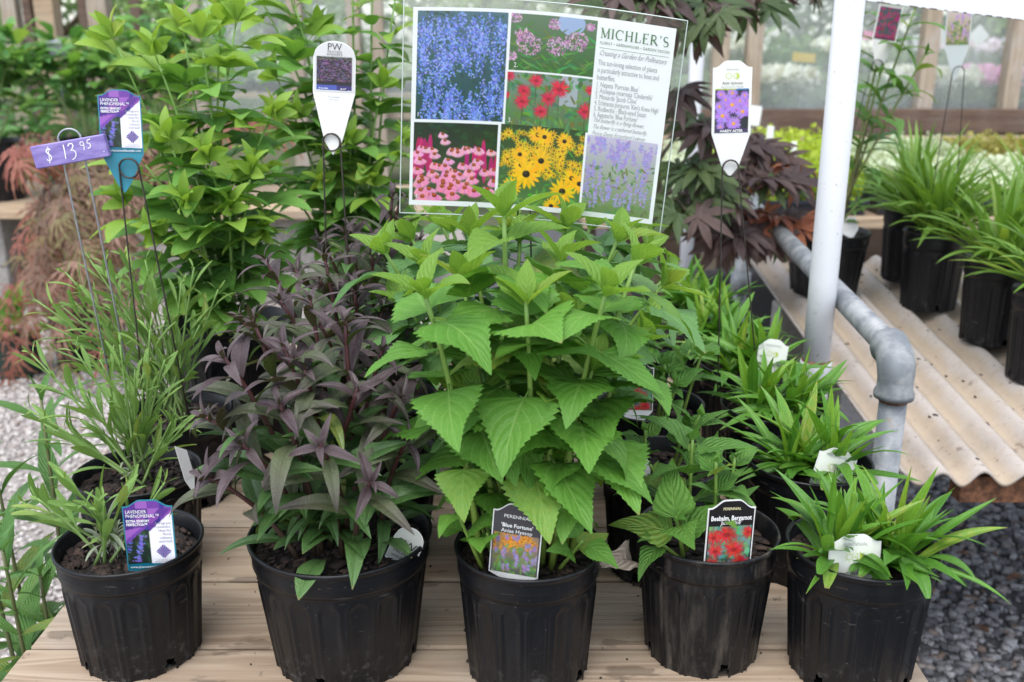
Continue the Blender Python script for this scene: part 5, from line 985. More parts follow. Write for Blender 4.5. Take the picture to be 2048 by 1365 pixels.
def pic_echinacea(C, box, g, k=1.0):
    cl = C.px(box); x0, y0, x1, y1 = cl; W, H = x1 - x0, y1 - y0; C.grad(box, (.08, .16, .10), (.30, .36, .22))
    for _ in range(60): C.ell(g.uniform(x0, x1), g.uniform(y0, y0 + .3 * H), g.uniform(3, 8) * k, g.uniform(2, 4) * k, jit((.12, .24, .13), g, .05), 0, cl)
    for _ in range(26): C.ell(g.choice([g.uniform(.6, 1), g.uniform(0, .2)]) * W + x0, y0 + g.uniform(.3, .6) * H, 4 * k, H * .16, jit((.74, .10, .42), g, .07), 0, cl)
    for _ in range(50): C.ell(g.uniform(x0, x1), g.uniform(y0 + .6 * H, y1), g.uniform(4, 8) * k, 1.4 * k, jit((.36, .50, .28), g, .1), g.uniform(-1, 1), cl)
    fl = [(g.uniform(.02, .98), g.uniform(.28, .98)) for _ in range(58)] + [(.34, .14), (.37, .22), (.22, .33), (.52, .33), (.78, .33)]
    for (a, b) in sorted(fl, key=lambda q: q[1]):
        cx, cy, r = x0 + a * W, y0 + b * H, W * (.058 + .042 * b)
        for i in range(11):
            an = .25 + i / 10 * 2.64; C.ell(cx + math.cos(an) * r * .62, cy + math.sin(an) * r * .32 + r * .05, r * .5, r * .15, jit((.95, .76 - .22 * b, .84 - .12 * b), g, .07), an * .8 + .25 * math.cos(an), cl)
        C.ell(cx, cy - r * .05, r * .30, r * .24, jit((.58, .25, .12), g, .05), 0, cl); C.ell(cx, cy - r * .14, r * .18, r * .1, (.78, .40, .16), 0, cl)
def daisy(C, cx, cy, r, c, ctr, g, cl, n=14, cr=.26):
    for i in range(n):
        a = i / n * 6.28 + g.uniform(-.08, .08); C.ell(cx + math.cos(a) * r * .58, cy + math.sin(a) * r * .55, r * .46, r * .13, jit(c, g, .06), a, cl)
    C.ell(cx, cy, r * cr, r * cr * .9, ctr, 0, cl); C.ell(cx - r * .05, cy - r * .08, r * cr * .4, r * cr * .3, tuple(min(1, x + .16) for x in ctr), 0, cl)
def pic_rudbeckia(C, box, g, k=1.0):
    cl = C.px(box); x0, y0, x1, y1 = cl; W, H = x1 - x0, y1 - y0; C.grad(box, (.18, .26, .15), (.34, .50, .28))
    for _ in range(int(130 * k)): C.ell(g.uniform(x0, x1), y0 + H * (1 - g.random() ** 1.4), g.uniform(4, 9) * k, g.uniform(1, 2.6) * k, jit((.40, .58, .26), g, .12), g.uniform(0, 3), cl)
    for _ in range(110): daisy(C, x0 + g.uniform(0, 1) * W, y0 + g.uniform(.08, .62) * H, W * g.uniform(.03, .06), (.95, .76, .14), (.42, .26, .08), g, cl, 9)
    for (a, b, r) in ((.44, .10, .11), (.52, .12, .10), (.76, .15, .10), (.24, .36, .10), (.26, .50, .11), (.50, .42, .14), (.33, .60, .175), (.16, .78, .12), (.78, .78, .155), (.88, .60, .11), (.98, .66, .12), (.66, .98, .10), (.06, .96, .08)): daisy(C, x0 + a * W, y0 + b * H, W * r, (.97, .75, .12), (.13, .07, .07), g, cl, 15)
def pic_spikes(C, box, g, k=1.0, n=46, c=(.62, .56, .80), bg=((.72, .68, .80), (.36, .46, .26)), orange=False):
    cl = C.px(box); x0, y0, x1, y1 = cl; W, H = x1 - x0, y1 - y0; C.grad(box, *bg)
    if orange:
        for _ in range(50): daisy(C, x0 + g.uniform(0, 1) * W, y0 + g.uniform(0, .4) * H, W * .07, (.92, .60, .16), (.45, .25, .1), g, cl, 8)
    for _ in range(int(120 * k)): C.ell(g.uniform(x0, x1), y0 + H * (1 - g.random() ** 1.6 * .7), g.uniform(3, 8) * k, g.uniform(1, 2.4) * k, jit((.42, .54, .32), g, .1), g.uniform(0, 3), cl)
    for _ in range(n):
        b = g.uniform(.08, .95); a = g.random(); l = H * (.08 + .11 * b); cx, cy = x0 + a * W, y0 + b * H
        for q in range(int(14 * k) + 6):
            t = g.random(); C.ell(cx + g.gauss(0, W * .012), cy - l * t, g.uniform(.9, 2.0) * k, g.uniform(.8, 1.4) * k, jit(c, g, .10), 0, cl)
# ---- lettering
def text_geo(s, size, shear=0.0, spacing=1.0, bold=0.0):
    cu = bpy.data.curves.new('t', 'FONT'); cu.body = s; cu.size = size; cu.shear = shear; cu.space_character = spacing; cu.resolution_u = 2; cu.offset = bold
    ob = bpy.data.objects.new('t', cu); me = ob.to_mesh(); v = [(p.co.x, p.co.y) for p in me.vertices]; f = [tuple(p.vertices) for p in me.polygons]; ob.to_mesh_clear(); bpy.data.objects.remove(ob); bpy.data.curves.remove(cu)
    return v, f
def put_text(mb, fmap, s, size, x, y, align='L', shear=0.0, spacing=1.0, bold=0.0, width=None, slope=0.0):
    v, f = text_geo(s, size, shear, spacing, bold)
    if not v: return
    w_ = max(p[0] for p in v); kx = (width / w_) if width else 1.0; w_ *= kx; ox = x - {'L': 0, 'C': w_ / 2, 'R': w_}[align]
    mb.add([fmap(ox + px * kx, y + py_ + slope * (px * kx)) for px, py_ in v], f)
def stroke(mb, fmap, pts, w_, w2=None):
    """flat brush stroke with varying width"""
    n = len(pts); vv = []
    for i, (x, y) in enumerate(pts):
        a, b = pts[max(0, i - 1)], pts[min(n - 1, i + 1)]; dx, dy = b[0] - a[0], b[1] - a[1]; l = math.hypot(dx, dy) or 1; ww = (w_ if w2 is None else w_ + (w2 - w_) * i / (n - 1)) / 2
        vv += [fmap(x - dy / l * ww, y + dx / l * ww), fmap(x + dy / l * ww, y - dx / l * ww)]
    mb.add(vv, [(2 * i, 2 * i + 1, 2 * i + 3, 2 * i + 2) for i in range(n - 1)])
def arc_pts(cx, cy, rx, ry, a0, a1, n=14): return [(cx + rx * math.cos(R(a0 + (a1 - a0) * i / n)), cy + ry * math.sin(R(a0 + (a1 - a0) * i / n))) for i in range(n + 1)]
def serif_word(mb, fmap, word, x, y, h, gap):
    """roman capitals with thick and thin strokes and slab serifs"""
    T_, t_ = h * 0.15, h * 0.065
    def sf(cx, cy, w_=0.26): stroke(mb, fmap, [(cx - w_ * h / 2, cy), (cx + w_ * h / 2, cy)], t_ * 0.8)
    for ch in word:
        if ch == 'M':
            w_ = h * 1.0
            for p, q, wd in (((.14, 0), (.14, 1), t_), ((.14, 1), (.5, .05), T_), ((.5, .05), (.86, 1), t_), ((.86, 0), (.86, 1), T_)): stroke(mb, fmap, [(x + p[0] * h, y + p[1] * h), (x + q[0] * h, y + q[1] * h)], wd)
            for c in ((.14, 0), (.86, 0), (.1, 1), (.9, 1)): sf(x + c[0] * h, y + c[1] * h)
        elif ch in 'IL':
            w_ = h * (.3 if ch == 'I' else .66); stroke(mb, fmap, [(x + .15 * h, y), (x + .15 * h, y + h)], T_); sf(x + .15 * h, y + h); sf(x + .15 * h, y)
            if ch == 'L': stroke(mb, fmap, [(x + .15 * h, y), (x + .62 * h, y)], t_); stroke(mb, fmap, [(x + .62 * h, y), (x + .64 * h, y + .26 * h)], t_)
        elif ch == 'C':
            w_ = h * .85; stroke(mb, fmap, arc_pts(x + .46 * h, y + .5 * h, .40 * h, .50 * h, 48, 180), t_, T_); stroke(mb, fmap, arc_pts(x + .46 * h, y + .5 * h, .40 * h, .50 * h, 180, 312), T_, t_); stroke(mb, fmap, [(x + .76 * h, y + .70 * h), (x + .76 * h, y + 1.0 * h)], t_)
        elif ch == 'H':
            w_ = h * .9
            for q in (.16, .74): stroke(mb, fmap, [(x + q * h, y), (x + q * h, y + h)], T_); sf(x + q * h, y + h); sf(x + q * h, y)
            stroke(mb, fmap, [(x + .16 * h, y + .52 * h), (x + .74 * h, y + .52 * h)], t_)
        elif ch == 'E':
            w_ = h * .68; stroke(mb, fmap, [(x + .15 * h, y), (x + .15 * h, y + h)], T_)
            for q, l in ((0, .62), (.52, .46), (1, .58)): stroke(mb, fmap, [(x + .04 * h, y + q * h), (x + l * h, y + q * h)], t_); stroke(mb, fmap, [(x + l * h, y + q * h - .1 * h), (x + l * h, y + q * h + .1 * h)], t_ * .8)
        elif ch == 'R':
            w_ = h * .84; stroke(mb, fmap, [(x + .15 * h, y), (x + .15 * h, y + h)], T_); sf(x + .15 * h, y + h); sf(x + .15 * h, y); stroke(mb, fmap, [(x + .15 * h, y + h)] + arc_pts(x + .34 * h, y + .75 * h, .25 * h, .25 * h, 90, -90) + [(x + .15 * h, y + .5 * h)], T_ * .7); stroke(mb, fmap, [(x + .36 * h, y + .5 * h), (x + .76 * h, y)], T_); sf(x + .78 * h, y, .2)
        elif ch == 'S':
            w_ = h * .62; stroke(mb, fmap, arc_pts(x + .30 * h, y + .75 * h, .23 * h, .25 * h, 35, 270) , t_, T_); stroke(mb, fmap, arc_pts(x + .30 * h, y + .25 * h, .25 * h, .25 * h, 90, -150), T_, t_)
        else:
            w_ = h * .22; stroke(mb, fmap, [(x + .1 * h, y + 1.04 * h), (x + .06 * h, y + .72 * h)], T_, t_ * .4)
        x += w_ + gap
    return x
def print_mesh(name, C, fmap, W, H, clip_top=None, res=None, m0=0.0, gain=0.76):
    """a sheet whose vertices carry the painted colours; fmap(x, y) -> place"""
    h, w_ = C.a.shape[:2]; xs_ = np.linspace(m0, W - m0, w_); V = np.zeros((h, w_, 3))
    for j in range(h):
        for i in range(w_):
            x = xs_[i]; tp = clip_top(x) if clip_top else H; V[j, i] = fmap(x, m0 + (tp - 2 * m0) * (1 - j / (h - 1)))
    if clip_top:
        A = np.zeros_like(C.a)
        for i in range(w_):
            tp = clip_top(xs_[i]); yy = (1 - (m0 + (tp - 2 * m0) * (1 - np.arange(h) / (h - 1))) / H) * (h - 1); A[:, i] = C.a[np.clip(np.round(yy).astype(int), 0, h - 1), i]
    else: A = C.a
    I = np.arange(h * w_).reshape(h, w_); F = np.stack([I[:-1, :-1], I[1:, :-1], I[1:, 1:], I[:-1, 1:]], -1).reshape(-1, 4)
    me = fastmesh(name, V.reshape(-1, 3), F, PRINT, True); at_ = me.color_attributes.new('ink', 'FLOAT_COLOR', 'POINT'); a = A.reshape(-1, 3); l = np.where(a <= 0.04045, a / 12.92, ((a + 0.055) / 1.055) ** 2.4); at_.data.foreach_set('color', np.concatenate([l * gain, np.ones((len(l), 1))], 1).astype(np.float32).ravel())
    return me
# ---- the laminated sign
GZ = 1.262
corner = {'TL': PY(826, 14, GZ), 'TR': PY(1352, 58, GZ - 0.01), 'BL': PY(817, 411, GZ), 'BR': PY(1303, 448, GZ + 0.002)}
SO = (corner['BL'] + corner['BR']) / 2; SO = Vector((SO.x, GZ, SO.z)); SW = 0.345; SH = 0.262
def sign_pt(s, t, off=0.0):
    """s 0..1 left to right, t 0..1 bottom to top"""
    p = corner['BL'].lerp(corner['BR'], s).lerp(corner['TL'].lerp(corner['TR'], s), t); b = math.sin(math.pi * min(1.05, max(-.05, s)))
    return p + Vector((0, 0.016 * b - 0.010 * (s - .5) - off, 0.0075 * b * (0.35 + 0.65 * t))) - SO
def smap(off): return lambda x, y: sign_pt(x / SW, y / SH, off)
g = random.Random(5); C = Canvas(430, 326, (.96, .965, .97))
pic_nepeta(C, (.018, .018, .366, .552), g); pic_milkweed(C, (.376, .018, .706, .292), g); pic_monarda(C, (.374, .302, .706, .566), g); pic_echinacea(C, (.014, .566, .350, .972), g); pic_rudbeckia(C, (.360, .562, .698, .972), g); pic_spikes(C, (.708, .578, .984, .972), g, 0.9, 120, (.66, .60, .84), ((.80, .77, .86), (.46, .56, .34)))
sign = thing('laminated_sign', 'laminated white poster with six flower photos and green serif heading', 'sign', tuple(SO))
link('poster', print_mesh('poster', C, smap(0.0), SW, SH, gain=0.92), sign)
mb = MB(); mg = 0.036; nS, nT = 28, 20
for off in (0.0016, -0.0016):
    mb.add([sign_pt(-mg + (1 + 2 * mg) * i / nS, -mg * 1.25 + (1 + 2.5 * mg) * j / nT, off) for j in range(nT + 1) for i in range(nS + 1)], [(j * (nS + 1) + i, j * (nS + 1) + i + 1, (j + 1) * (nS + 1) + i + 1, (j + 1) * (nS + 1) + i) for j in range(nT) for i in range(nS)])
mb.build('laminate', LAM, sign)
mb = MB(); ring = [sign_pt(-mg + (1 + 2 * mg) * s, -mg * 1.25 + (1 + 2.5 * mg) * t) for s, t in [(i / 24, 0) for i in range(24)] + [(1, i / 18) for i in range(18)] + [(1 - i / 24, 1) for i in range(24)] + [(0, 1 - i / 18) for i in range(18)]]
mb.tube(ring + ring[:1], 0.0008, 5, False).build('laminate_edge', LAM_E, sign)
mb = MB(); mb.add([sign_pt(i / 20, j / 14, -0.0008) for j in range(15) for i in range(21)], [(j * 21 + i, (j + 1) * 21 + i, (j + 1) * 21 + i + 1, j * 21 + i + 1) for j in range(14) for i in range(20)]); mb.build('poster_back', WHITE_CARD, sign)
fm = smap(0.0007); X0 = 0.722 * SW
mb = MB(); e = serif_word(mb, fm, "MICHLER'S", X0, SH * 0.906, SH * 0.046, 0.0019); mb.build('heading', INK_GREEN, sign, False)
def line(name, m, *a, **k):
    mb = MB(); put_text(mb, fm, *a, **k); mb.build(name, m, sign, False)
line('subheading', INK_GREEN, 'FLORIST \u2022 GREENHOUSES \u2022 GARDEN DESIGN', 0.0052, X0, SH * 0.875, 'L', 0, 1.15, 0, 0.262 * SW)
mb = MB(); stroke(mb, fm, [(X0, SH * .858), (X0 + .262 * SW, SH * .858)], 0.0005); mb.build('ruled_line', INK_GREEN, sign, False)
line('script_line', INK_GREY, 'Creating a Garden for Pollinators', 0.0098, X0, SH * 0.822, 'L', 0.55, 1, 0, 0.258 * SW)
for i, s in enumerate(('The butterfly is a flying flower,', 'The flower is a tethered butterfly.', 'Ponce Denis Ecouchard Lebrun')): line('script_line', INK_GREY, s, 0.0082, X0, SH * (0.492 - 0.033 * i), 'L', 0.55, 1, 0, (0.20, 0.215, 0.21)[i] * SW)
for i, (s, wd) in enumerate((('This sun-loving selection of plants', .225), ('is particularly attractive to bees and', .235), ('butterflies.', .072))): line('text_line', INK_GREY, s, 0.0098, X0, SH * (0.775 - 0.036 * i), 'L', 0, 1, 0, wd * SW)
for i, (s, wd) in enumerate((("1. Nepeta 'Purrsian Blue'", .165), ("2. Asclepias incarnata 'Cinderella'", .22), ("3. Monarda 'Jacob Cline'", .163), ("4. Echinacea purpurea 'Kim's Knee High'", .25), ('5. Rudbeckia - Black-eyed Susan', .203), ("6. Agastache 'Blue Fortune'", .172))): line('text_line', INK_GREY, s, 0.0094, X0, SH * (0.668 - 0.0300 * i), 'L', 0, 1, 0, wd * SW)
for s, x, y in (('1.', .022, .462), ('2.', .395, .725), ('3.', .385, .45), ('4.', .022, .038), ('5.', .366, .038), ('6.', .714, .036)): line('picture_number', INK_WHITE, s, 0.0085, x * SW, y * SH, 'L', 0, 1, 0)
# ---- wire stakes
def stake(label, loop_c, rl, foot1, foot2, rw=0.0012, m=WIRE, group='wire tag stakes', side=True):
    """loop_c top ring centre; both legs run down from the ring"""
    o = (foot1 + foot2) / 2; t = thing('wire_stake', label, 'stake', tuple(o), group); c = loop_c - o; L_ = foot1 - o; R_ = foot2 - o
    pts = [L_, L_.lerp(c + Vector((-rl, 0, 0)), 0.5), c + Vector((-rl, 0, -0.002))]
    for i in range(1, 26):
        a = math.pi - i / 25 * math.pi * (3.0 if side else 1.0); pts.append(c + Vector((rl * math.cos(a), 0.003 * (i / 25 - 0.5), rl * math.sin(a))))
    e = c + Vector((rl, 0.0015, -0.002)); pts += [e, R_.lerp(e, 0.5), R_]
    MB().tube(pts, rw, 6).build('wire', m, t); return t
stake('brown wire stake holding up the laminated sign', PY(1048, 405, GZ + 0.02), 0.008, Vector((0.012, 1.272, TABLE + 0.10)), Vector((0.032, 1.272, TABLE + 0.10)))
# ---- plant tags
def ogee(W, H, arch): return lambda x: H - arch * (lambda q: q * q * (3 - 2 * q))(min(1, max(0, (abs(x / W - 0.5) * 2 - 0.28) / 0.6)))
def dome(W, H, arch): return lambda x: H - arch * (1 - math.sqrt(max(0, 1 - min(1, abs(x / W - 0.5) * 2) ** 2)))
def plant_tag(label, pos, W, H, top, canvas, tail, rot=(0, 0, 0), tailmat=None, texts=(), group='plant tags', name='plant_tag', tailw=0.3, scale=1.0, extra=None, shoulder=0.0):
    """pos = bottom centre of the printed card; tail = length of the pointed stick below it"""
    t = thing(name, label, 'plant tag', tuple(pos), group); t.rotation_euler = rot; t.scale = (scale,) * 3; n = 24
    front = [(-W / 2, 0)] + [(-W / 2 + W * i / n, top(W * i / n)) for i in range(n + 1)] + [(W / 2, 0)]
    out = front + [(W / 2 * tailw, -tail * .78), (0, -tail), (-W / 2 * tailw, -tail * .78)]
    mb = MB(); k = len(out); mb.add([(x, 0, y) for x, y in out] + [(x, 0.0009, y) for x, y in out], [tuple(range(k - 1, -1, -1)), tuple(range(k, 2 * k))] + [(i, (i + 1) % k, k + (i + 1) % k, k + i) for i in range(k)]); mb.build('card', tailmat or WHITE_CARD, t, False)
    fm_ = lambda off: (lambda x, y: (x - W / 2, -off, y))
    if canvas is not None: link('print', print_mesh('print', canvas, fm_(0.0004), W, H, top, None, W * 0.025), t)
    for m, items in texts:
        for it in items: mb = MB(); put_text(mb, fm_(0.0008), *it[:4], **it[4]); mb.build('lettering', m, t, False)
    if extra: extra(t, fm_(0.0009))
    return t
def c_lavender():
    C = Canvas(66, 100, (.95, .95, .97)); g = random.Random(9)
    C.rect((0, .0, 1, 1), (.27, .18, .52)); cols = [(.30, .16, .52), (.44, .24, .62), (.60, .38, .72), (.20, .16, .50), (.36, .20, .56), (.52, .28, .64), (.24, .20, .56)]
    for j in range(6):
        for i in range(5):
            x, y, s = i / 4, j / 9, 1 / 4; C.poly([(x, y), (x + s, y), (x, y + s * .62)], g.choice(cols)); C.poly([(x + s, y), (x + s, y + s * .62), (x, y + s * .62)], g.choice(cols))
    box = (0, .56, .5, .9); C.rect((0, .42, .5, .9), (.13, .19, .16)); cl = C.px((0, .42, .5, .9))
    for j in range(14): C.ell(g.uniform(0, 33), g.uniform(44, 90), 5, 2, jit((.20, .30, .22), g, .05), 1.3, cl)
    for j in range(90): t_ = g.random(); C.ell(13 + 9 * t_ + g.gauss(0, 2.2), 88 - 40 * t_, 1.3, 1.0, jit((.48, .44, .80), g, .12), 0, cl)
    for j in range(20): C.ell(4 + g.gauss(0, 2), g.uniform(52, 74), 1.4, 1.2, jit((.42, .42, .74), g, .1), 0, cl)
    C.poly([(0, .42), (.5, .36), (.62, .28), (0, .62)], (.46, .26, .66)); C.poly([(0, .42), (.34, .38), (0, .56)], (.62, .38, .74))
    C.poly([(1, .16), (1, .9), (.5, .9), (.5, .44)], (.96, .96, .98)); C.rect((0, .9, 1, 1), (.06, .44, .54)); return C
def lav_extra(t, fm):
    W, H = 0.054, 0.083
    def dia(mb, a0):
        for i in range(a0, 16, 2):
            a, b = R(i * 22.5), R(i * 22.5 + 17); r_ = lambda q: 0.0085 / (abs(math.cos(q)) + abs(math.sin(q)))
            mb.add([fm(W * .76, H * .27), fm(W * .76 + r_(a) * math.cos(a), H * .27 + r_(a) * math.sin(a)), fm(W * .76 + r_(b) * math.cos(b), H * .27 + r_(b) * math.sin(b))], [(0, 1, 2)])
    mb = MB(); dia(mb, 0); mb.build('emblem', ink('violet ink', (0.2, 0.06, 0.28)), t, False); mb = MB(); dia(mb, 1); mb.build('emblem', ink('navy ink', (0.05, 0.09, 0.28)), t, False)
def lav_text(W, H):
    d = dict
    return [(INK_WHITE, [('LAVENDER', H * .068, W * .06, H * .815, d(width=W * .42)), ('PHENOMENAL\u2122', H * .068, W * .06, H * .755, d(width=W * .66)), ('EXTRA SENSORY', H * .05, W * .06, H * .69, d(width=W * .47, bold=0.0001)), ('PERFECTION\u2122', H * .05, W * .06, H * .64, d(width=W * .42, bold=0.0001)), ('www.phenomenallavender.com', H * .05, W * .06, H * .035, d(width=W * .88))]),
            (INK_LILAC, [(s, H * .052, W * .95, H * (.655 - .052 * i), d(align='R')) for i, s in enumerate(('A fragrant', 'Lavender,', 'ideal for', 'floral,', 'culinary', 'and bath'))] + [('LAVENDER', H * .03, W * .76, H * .135, d(align='C', spacing=1.5)), ('PHENOMENAL', H * .03, W * .76, H * .108, d(align='C', spacing=1.4))])]
W, H = 0.054, 0.083
p = PY(306, 1140, 0.98); plant_tag('purple and white lavender tag standing in the front left pot', p, W, H, ogee(W, H, 0.0075), c_lavender(), 0.012, (R(-3), R(0), R(3)), INK_TEAL, lav_text(W, H), extra=lav_extra)
p = PY(245, 308, 1.30); plant_tag('purple and white lavender tag raised on a wire stake behind the price sign', p, W, H, ogee(W, H, 0.0075), c_lavender(), 0.052, (R(-4), R(2), R(10)), INK_TEAL, lav_text(W, H), extra=lav_extra, scale=0.97)
q = PY(258, 337, 1.294); stake('brown wire stake of the raised lavender tag', q, 0.0125, Vector((-0.512, 1.30, TABLE + 0.12)), Vector((-0.475, 1.375, TABLE + 0.12)))
def c_pw():
    C = Canvas(62, 96, (.80, .80, .80)); g = random.Random(3); C.rect((0, 0, 1, .99), (.83, .83, .83)); box = (.06, .30, .94, .84); C.rect(box, (.10, .08, .11)); cl = C.px(box); C.rect((.06, .30, .94, .36), (.2, .24, .17))
    for _ in range(520): t_ = g.random() ** .7; C.ell(g.uniform(cl[0], cl[2]), cl[1] + 3 + (cl[3] - cl[1]) * .8 * g.random(), g.uniform(.6, 1.2), .6, jit((.50, .36, .52), g, .16), 0, cl)
    C.ell(38, 84, 16, 9, (.09, .07, .09), 0, cl); C.rect((.06, .84, .56, .94), (.27, .33, .66)); C.rect((.56, .84, .94, .94), (.19, .15, .42)); return C
W, H = 0.0575, 0.086; d = dict
p = PY(668, 187, 1.40); plant_tag('white raised tag with dark purple picture and rounded top', p, W, H * .8, dome(W, H * .8, 0.022), c_pw(), 0.083, (R(-5), R(3), R(0)), None,
    [(INK_BLACK, [('PW', H * .15, W * .5, H * .66, d(align='C')), ('PROVEN', H * .05, W * .5, H * .615, d(align='C', spacing=1.3)), ('WINNERS', H * .05, W * .5, H * .575, d(align='C', spacing=1.2))]), (INK_GREY, [('MIDNIGHT MASQUERADE', H * .035, W * .5, H * .545, d(align='C')), ('Perennial', H * .05, W * .5, -H * .07, d(align='C')), ('Penstemon', H * .035, W * .5, -H * .11, d(align='C'))]), (INK_WHITE, [('Pinky Bells', H * .035, W * .14, H * .06, d()), ('36-40"', H * .035, W * .65, H * .06, d())])], tailw=0.42)
stake('grey wire stake of the white raised tag with dark purple picture', PY(663, 285, 1.392), 0.0118, Vector((PY(640, 480, 1.40).x, 1.41, TABLE + 0.14)), Vector((PY(692, 480, 1.40).x, 1.43, TABLE + 0.14)))
p = PY(797, 1126, 0.978); W, H = 0.034, 0.045
plant_tag('pale grey rounded tag leaning in the wide front pot', p, W, H, dome(W, H, 0.017), Canvas(24, 30, (.76, .77, .74)), 0.03, (R(-6), R(24), R(-12)), None, [(INK_BLACK, [('PW', H * .32, W * .5, H * .42, d(align='C')), ('PROVEN', H * .14, W * .5, H * .24, d(align='C')), ('WINNERS', H * .12, W * .5, H * .1, d(align='C'))])])
def c_aster(full=True):
    C = Canvas(60, 110, (.95, .96, .92)); g = random.Random(8)
    if full:
        box = (.05, .40, .95, .93); C.rect(box, (.16, .14, .22)); cl = C.px(box); C.rect((.05, .385, .6, .40), (.62, .70, .26)); C.rect((.6, .385, .95, .40), (.12, .46, .70))
        for (a, b, r) in ((12, 50, 8), (30, 48, 9), (50, 52, 7), (20, 58, 9), (42, 60, 9), (54, 68, 8), (30, 66, 13), (10, 68, 9), (47, 76, 12), (15, 82, 13), (33, 94, 12), (12, 98, 7), (56, 60, 6)): daisy(C, a, b, r, (.68, .50, .86), (.90, .62, .16), g, cl, 18, .24)
        C.ell(52, 92, 8, 9, (.12, .14, .17), 0, cl); C.rect((.05, .93, .95, .99), (.25, .20, .36))
    return C
def suns(t, fm, W, H, y):
    for q, cx in enumerate((.40, .60)):
        mb = MB()
        for i in range(8):
            a = i / 8 * 6.283; x0, y0 = W * cx, y; mb.add([fm(x0 + .0044 * math.cos(a - .16), y0 + .0044 * math.sin(a - .16)), fm(x0 + .0044 * math.cos(a + .16), y0 + .0044 * math.sin(a + .16)), fm(x0 + .006 * math.cos(a), y0 + .006 * math.sin(a))], [(0, 1, 2)])
        stroke(mb, fm, arc_pts(W * cx, y, .0033, .0033, 0, 360, 18), 0.0005)
        if q: mb.add([fm(*p_) for p_ in [(W * cx, y + .004), (W * cx, y - .004)] + arc_pts(W * cx, y, .004, .004, -80, 80, 8)], [(0, 1, 2, 3, 4, 5, 6, 7, 8, 9, 10)])
        mb.build('sun_symbol', INK_LIME, t, False)
W, H = 0.0575, 0.103
p = PY(1462, 268, 1.475); plant_tag('white hardy aster tag with lilac daisies raised on a wire stake', p, W, H, ogee(W, H, 0.0095), c_aster(), 0.062, (R(-4), R(-1), R(4)), None,
    [(INK_GREY, [('PERENNIAL', H * .04, W * .5, H * .865, d(align='C')), ("WOOD'S PINK", H * .05, W * .5, H * .625, d(align='C'))]), (INK_BLACK, [('Aster dumosus', H * .066, W * .5, H * .675, d(align='C', width=W * .52))]), (INK_WHITE, [('HARDY ASTER', H * .05, W * .5, H * .022, d(align='C', bold=0.0001))])], extra=lambda t, fm: suns(t, fm, 0.0575, 0.103, 0.103 * .79), tailw=0.42)
stake('brown wire stake of the hardy aster tag', PY(1461, 337, 1.467), 0.0118, Vector((0.325, 1.47, TABLE + 0.10)), Vector((0.40, 1.49, TABLE + 0.10)))
Hc = 0.062
def aster_low(label, u, v, Y, rot, Wd=0.056):
    p = PY(u, v, Y); plant_tag(label, p, Wd, Hc, ogee(Wd, Hc, 0.0085), c_aster(False), 0.02, rot, None, [(INK_GREY, [('PERENNIAL', Hc * .085, Wd * .5, Hc * .80, d(align='C')), ("Wood's Pink", Hc * .11, Wd * .5, Hc * .12, d(align='C'))]), (INK_BLACK, [('Aster dumosus', Hc * .12, Wd * .5, Hc * .26, d(align='C'))])], extra=lambda t, fm: suns(t, fm, Wd, Hc, Hc * .6))
aster_low('white aster tag low in the front right pot', 1704, 1178, 0.935, (R(-4), 0, R(4)))
aster_low('white aster tag tilted in the second aster pot', 1652, 990, 1.165, (R(-8), R(18), R(10)))
aster_low('white aster tag in the fourth aster pot by the thick pole', 1537, 752, 1.575, (R(-8), R(8), R(0)), 0.05)
def c_beebalm():
    C = Canvas(60, 92, (.10, .09, .10)); pic_monarda(C, (.03, .37, .97, .985), random.Random(2), 0.75, True); return C
W, H = 0.0535, 0.081
def bee_text(W, H): return [(INK_WHITE, [('Beebalm, Bergamot', H * .095, W * .5, H * .715, d(align='C', width=W * .86, bold=0.00012)), ("'Jacob Cline'", H * .075, W * .5, H * .655, d(align='C', shear=.3, width=W * .46))]), (INK_YELLOW, [('PERENNIAL', H * .055, W * .5, H * .86, d(align='C', width=W * .38))])]
p = PY(1453, 1140, 0.957); plant_tag('black and red beebalm tag standing in the dusty front pot', p, W, H, ogee(W, H, 0.009), c_beebalm(), 0.02, (R(-3), R(2.5), R(10)), None, bee_text(W, H))
p = PY(1272, 822, 1.365); plant_tag('red beebalm tag low in the shaded third beebalm pot', p, W, H, ogee(W, H, 0.009), c_beebalm(), 0.03, (R(-7), 0, R(-6)), None, bee_text(W, H), scale=0.9)
def c_blue():
    C = Canvas(60, 90, (.28, .27, .30)); pic_spikes(C, (.03, .42, .97, .985), random.Random(6), 0.8, 30, (.60, .52, .70), ((.62, .52, .42), (.36, .36, .34)), True); return C
W, H = 0.053, 0.08
p = PY(1026, 1150, 0.928); plant_tag('grey topped agastache tag with purple spikes in the middle front pot', p, W, H, ogee(W, H, 0.009), c_blue(), 0.01, (R(-3), R(4), R(-12)), None, [(INK_WHITE, [('PERENNIAL', H * .065, W * .5, H * .80, d(align='C', width=W * .55)), ("'Blue Fortune'", H * .075, W * .5, H * .67, d(align='C', bold=0.0001)), ('Anise Hyssop', H * .075, W * .5, H * .595, d(align='C'))])])
def c_pic(top, bg, c, n, seed, kind):
    C = Canvas(44, 76, (.86, .86, .84)); g = random.Random(seed); C.rect((0, 0, 1, .16), top)
    if kind: pic_spikes(C, (.04, .18, .96, .97), g, .6, 30, c, bg)
    else:
        C.rect((.04, .18, .96, .97), bg[0]); cl = C.px((.04, .18, .96, .97))
        for _ in range(150): C.ell(g.uniform(2, 42), g.uniform(14, 72), g.uniform(1.5, 3.2), g.uniform(1.5, 2.6), jit(c, g, .1), 0, cl)
        C.rect((.04, .92, .96, .97), (.3, .14, .22))
    return C
W, H = 0.056, 0.09
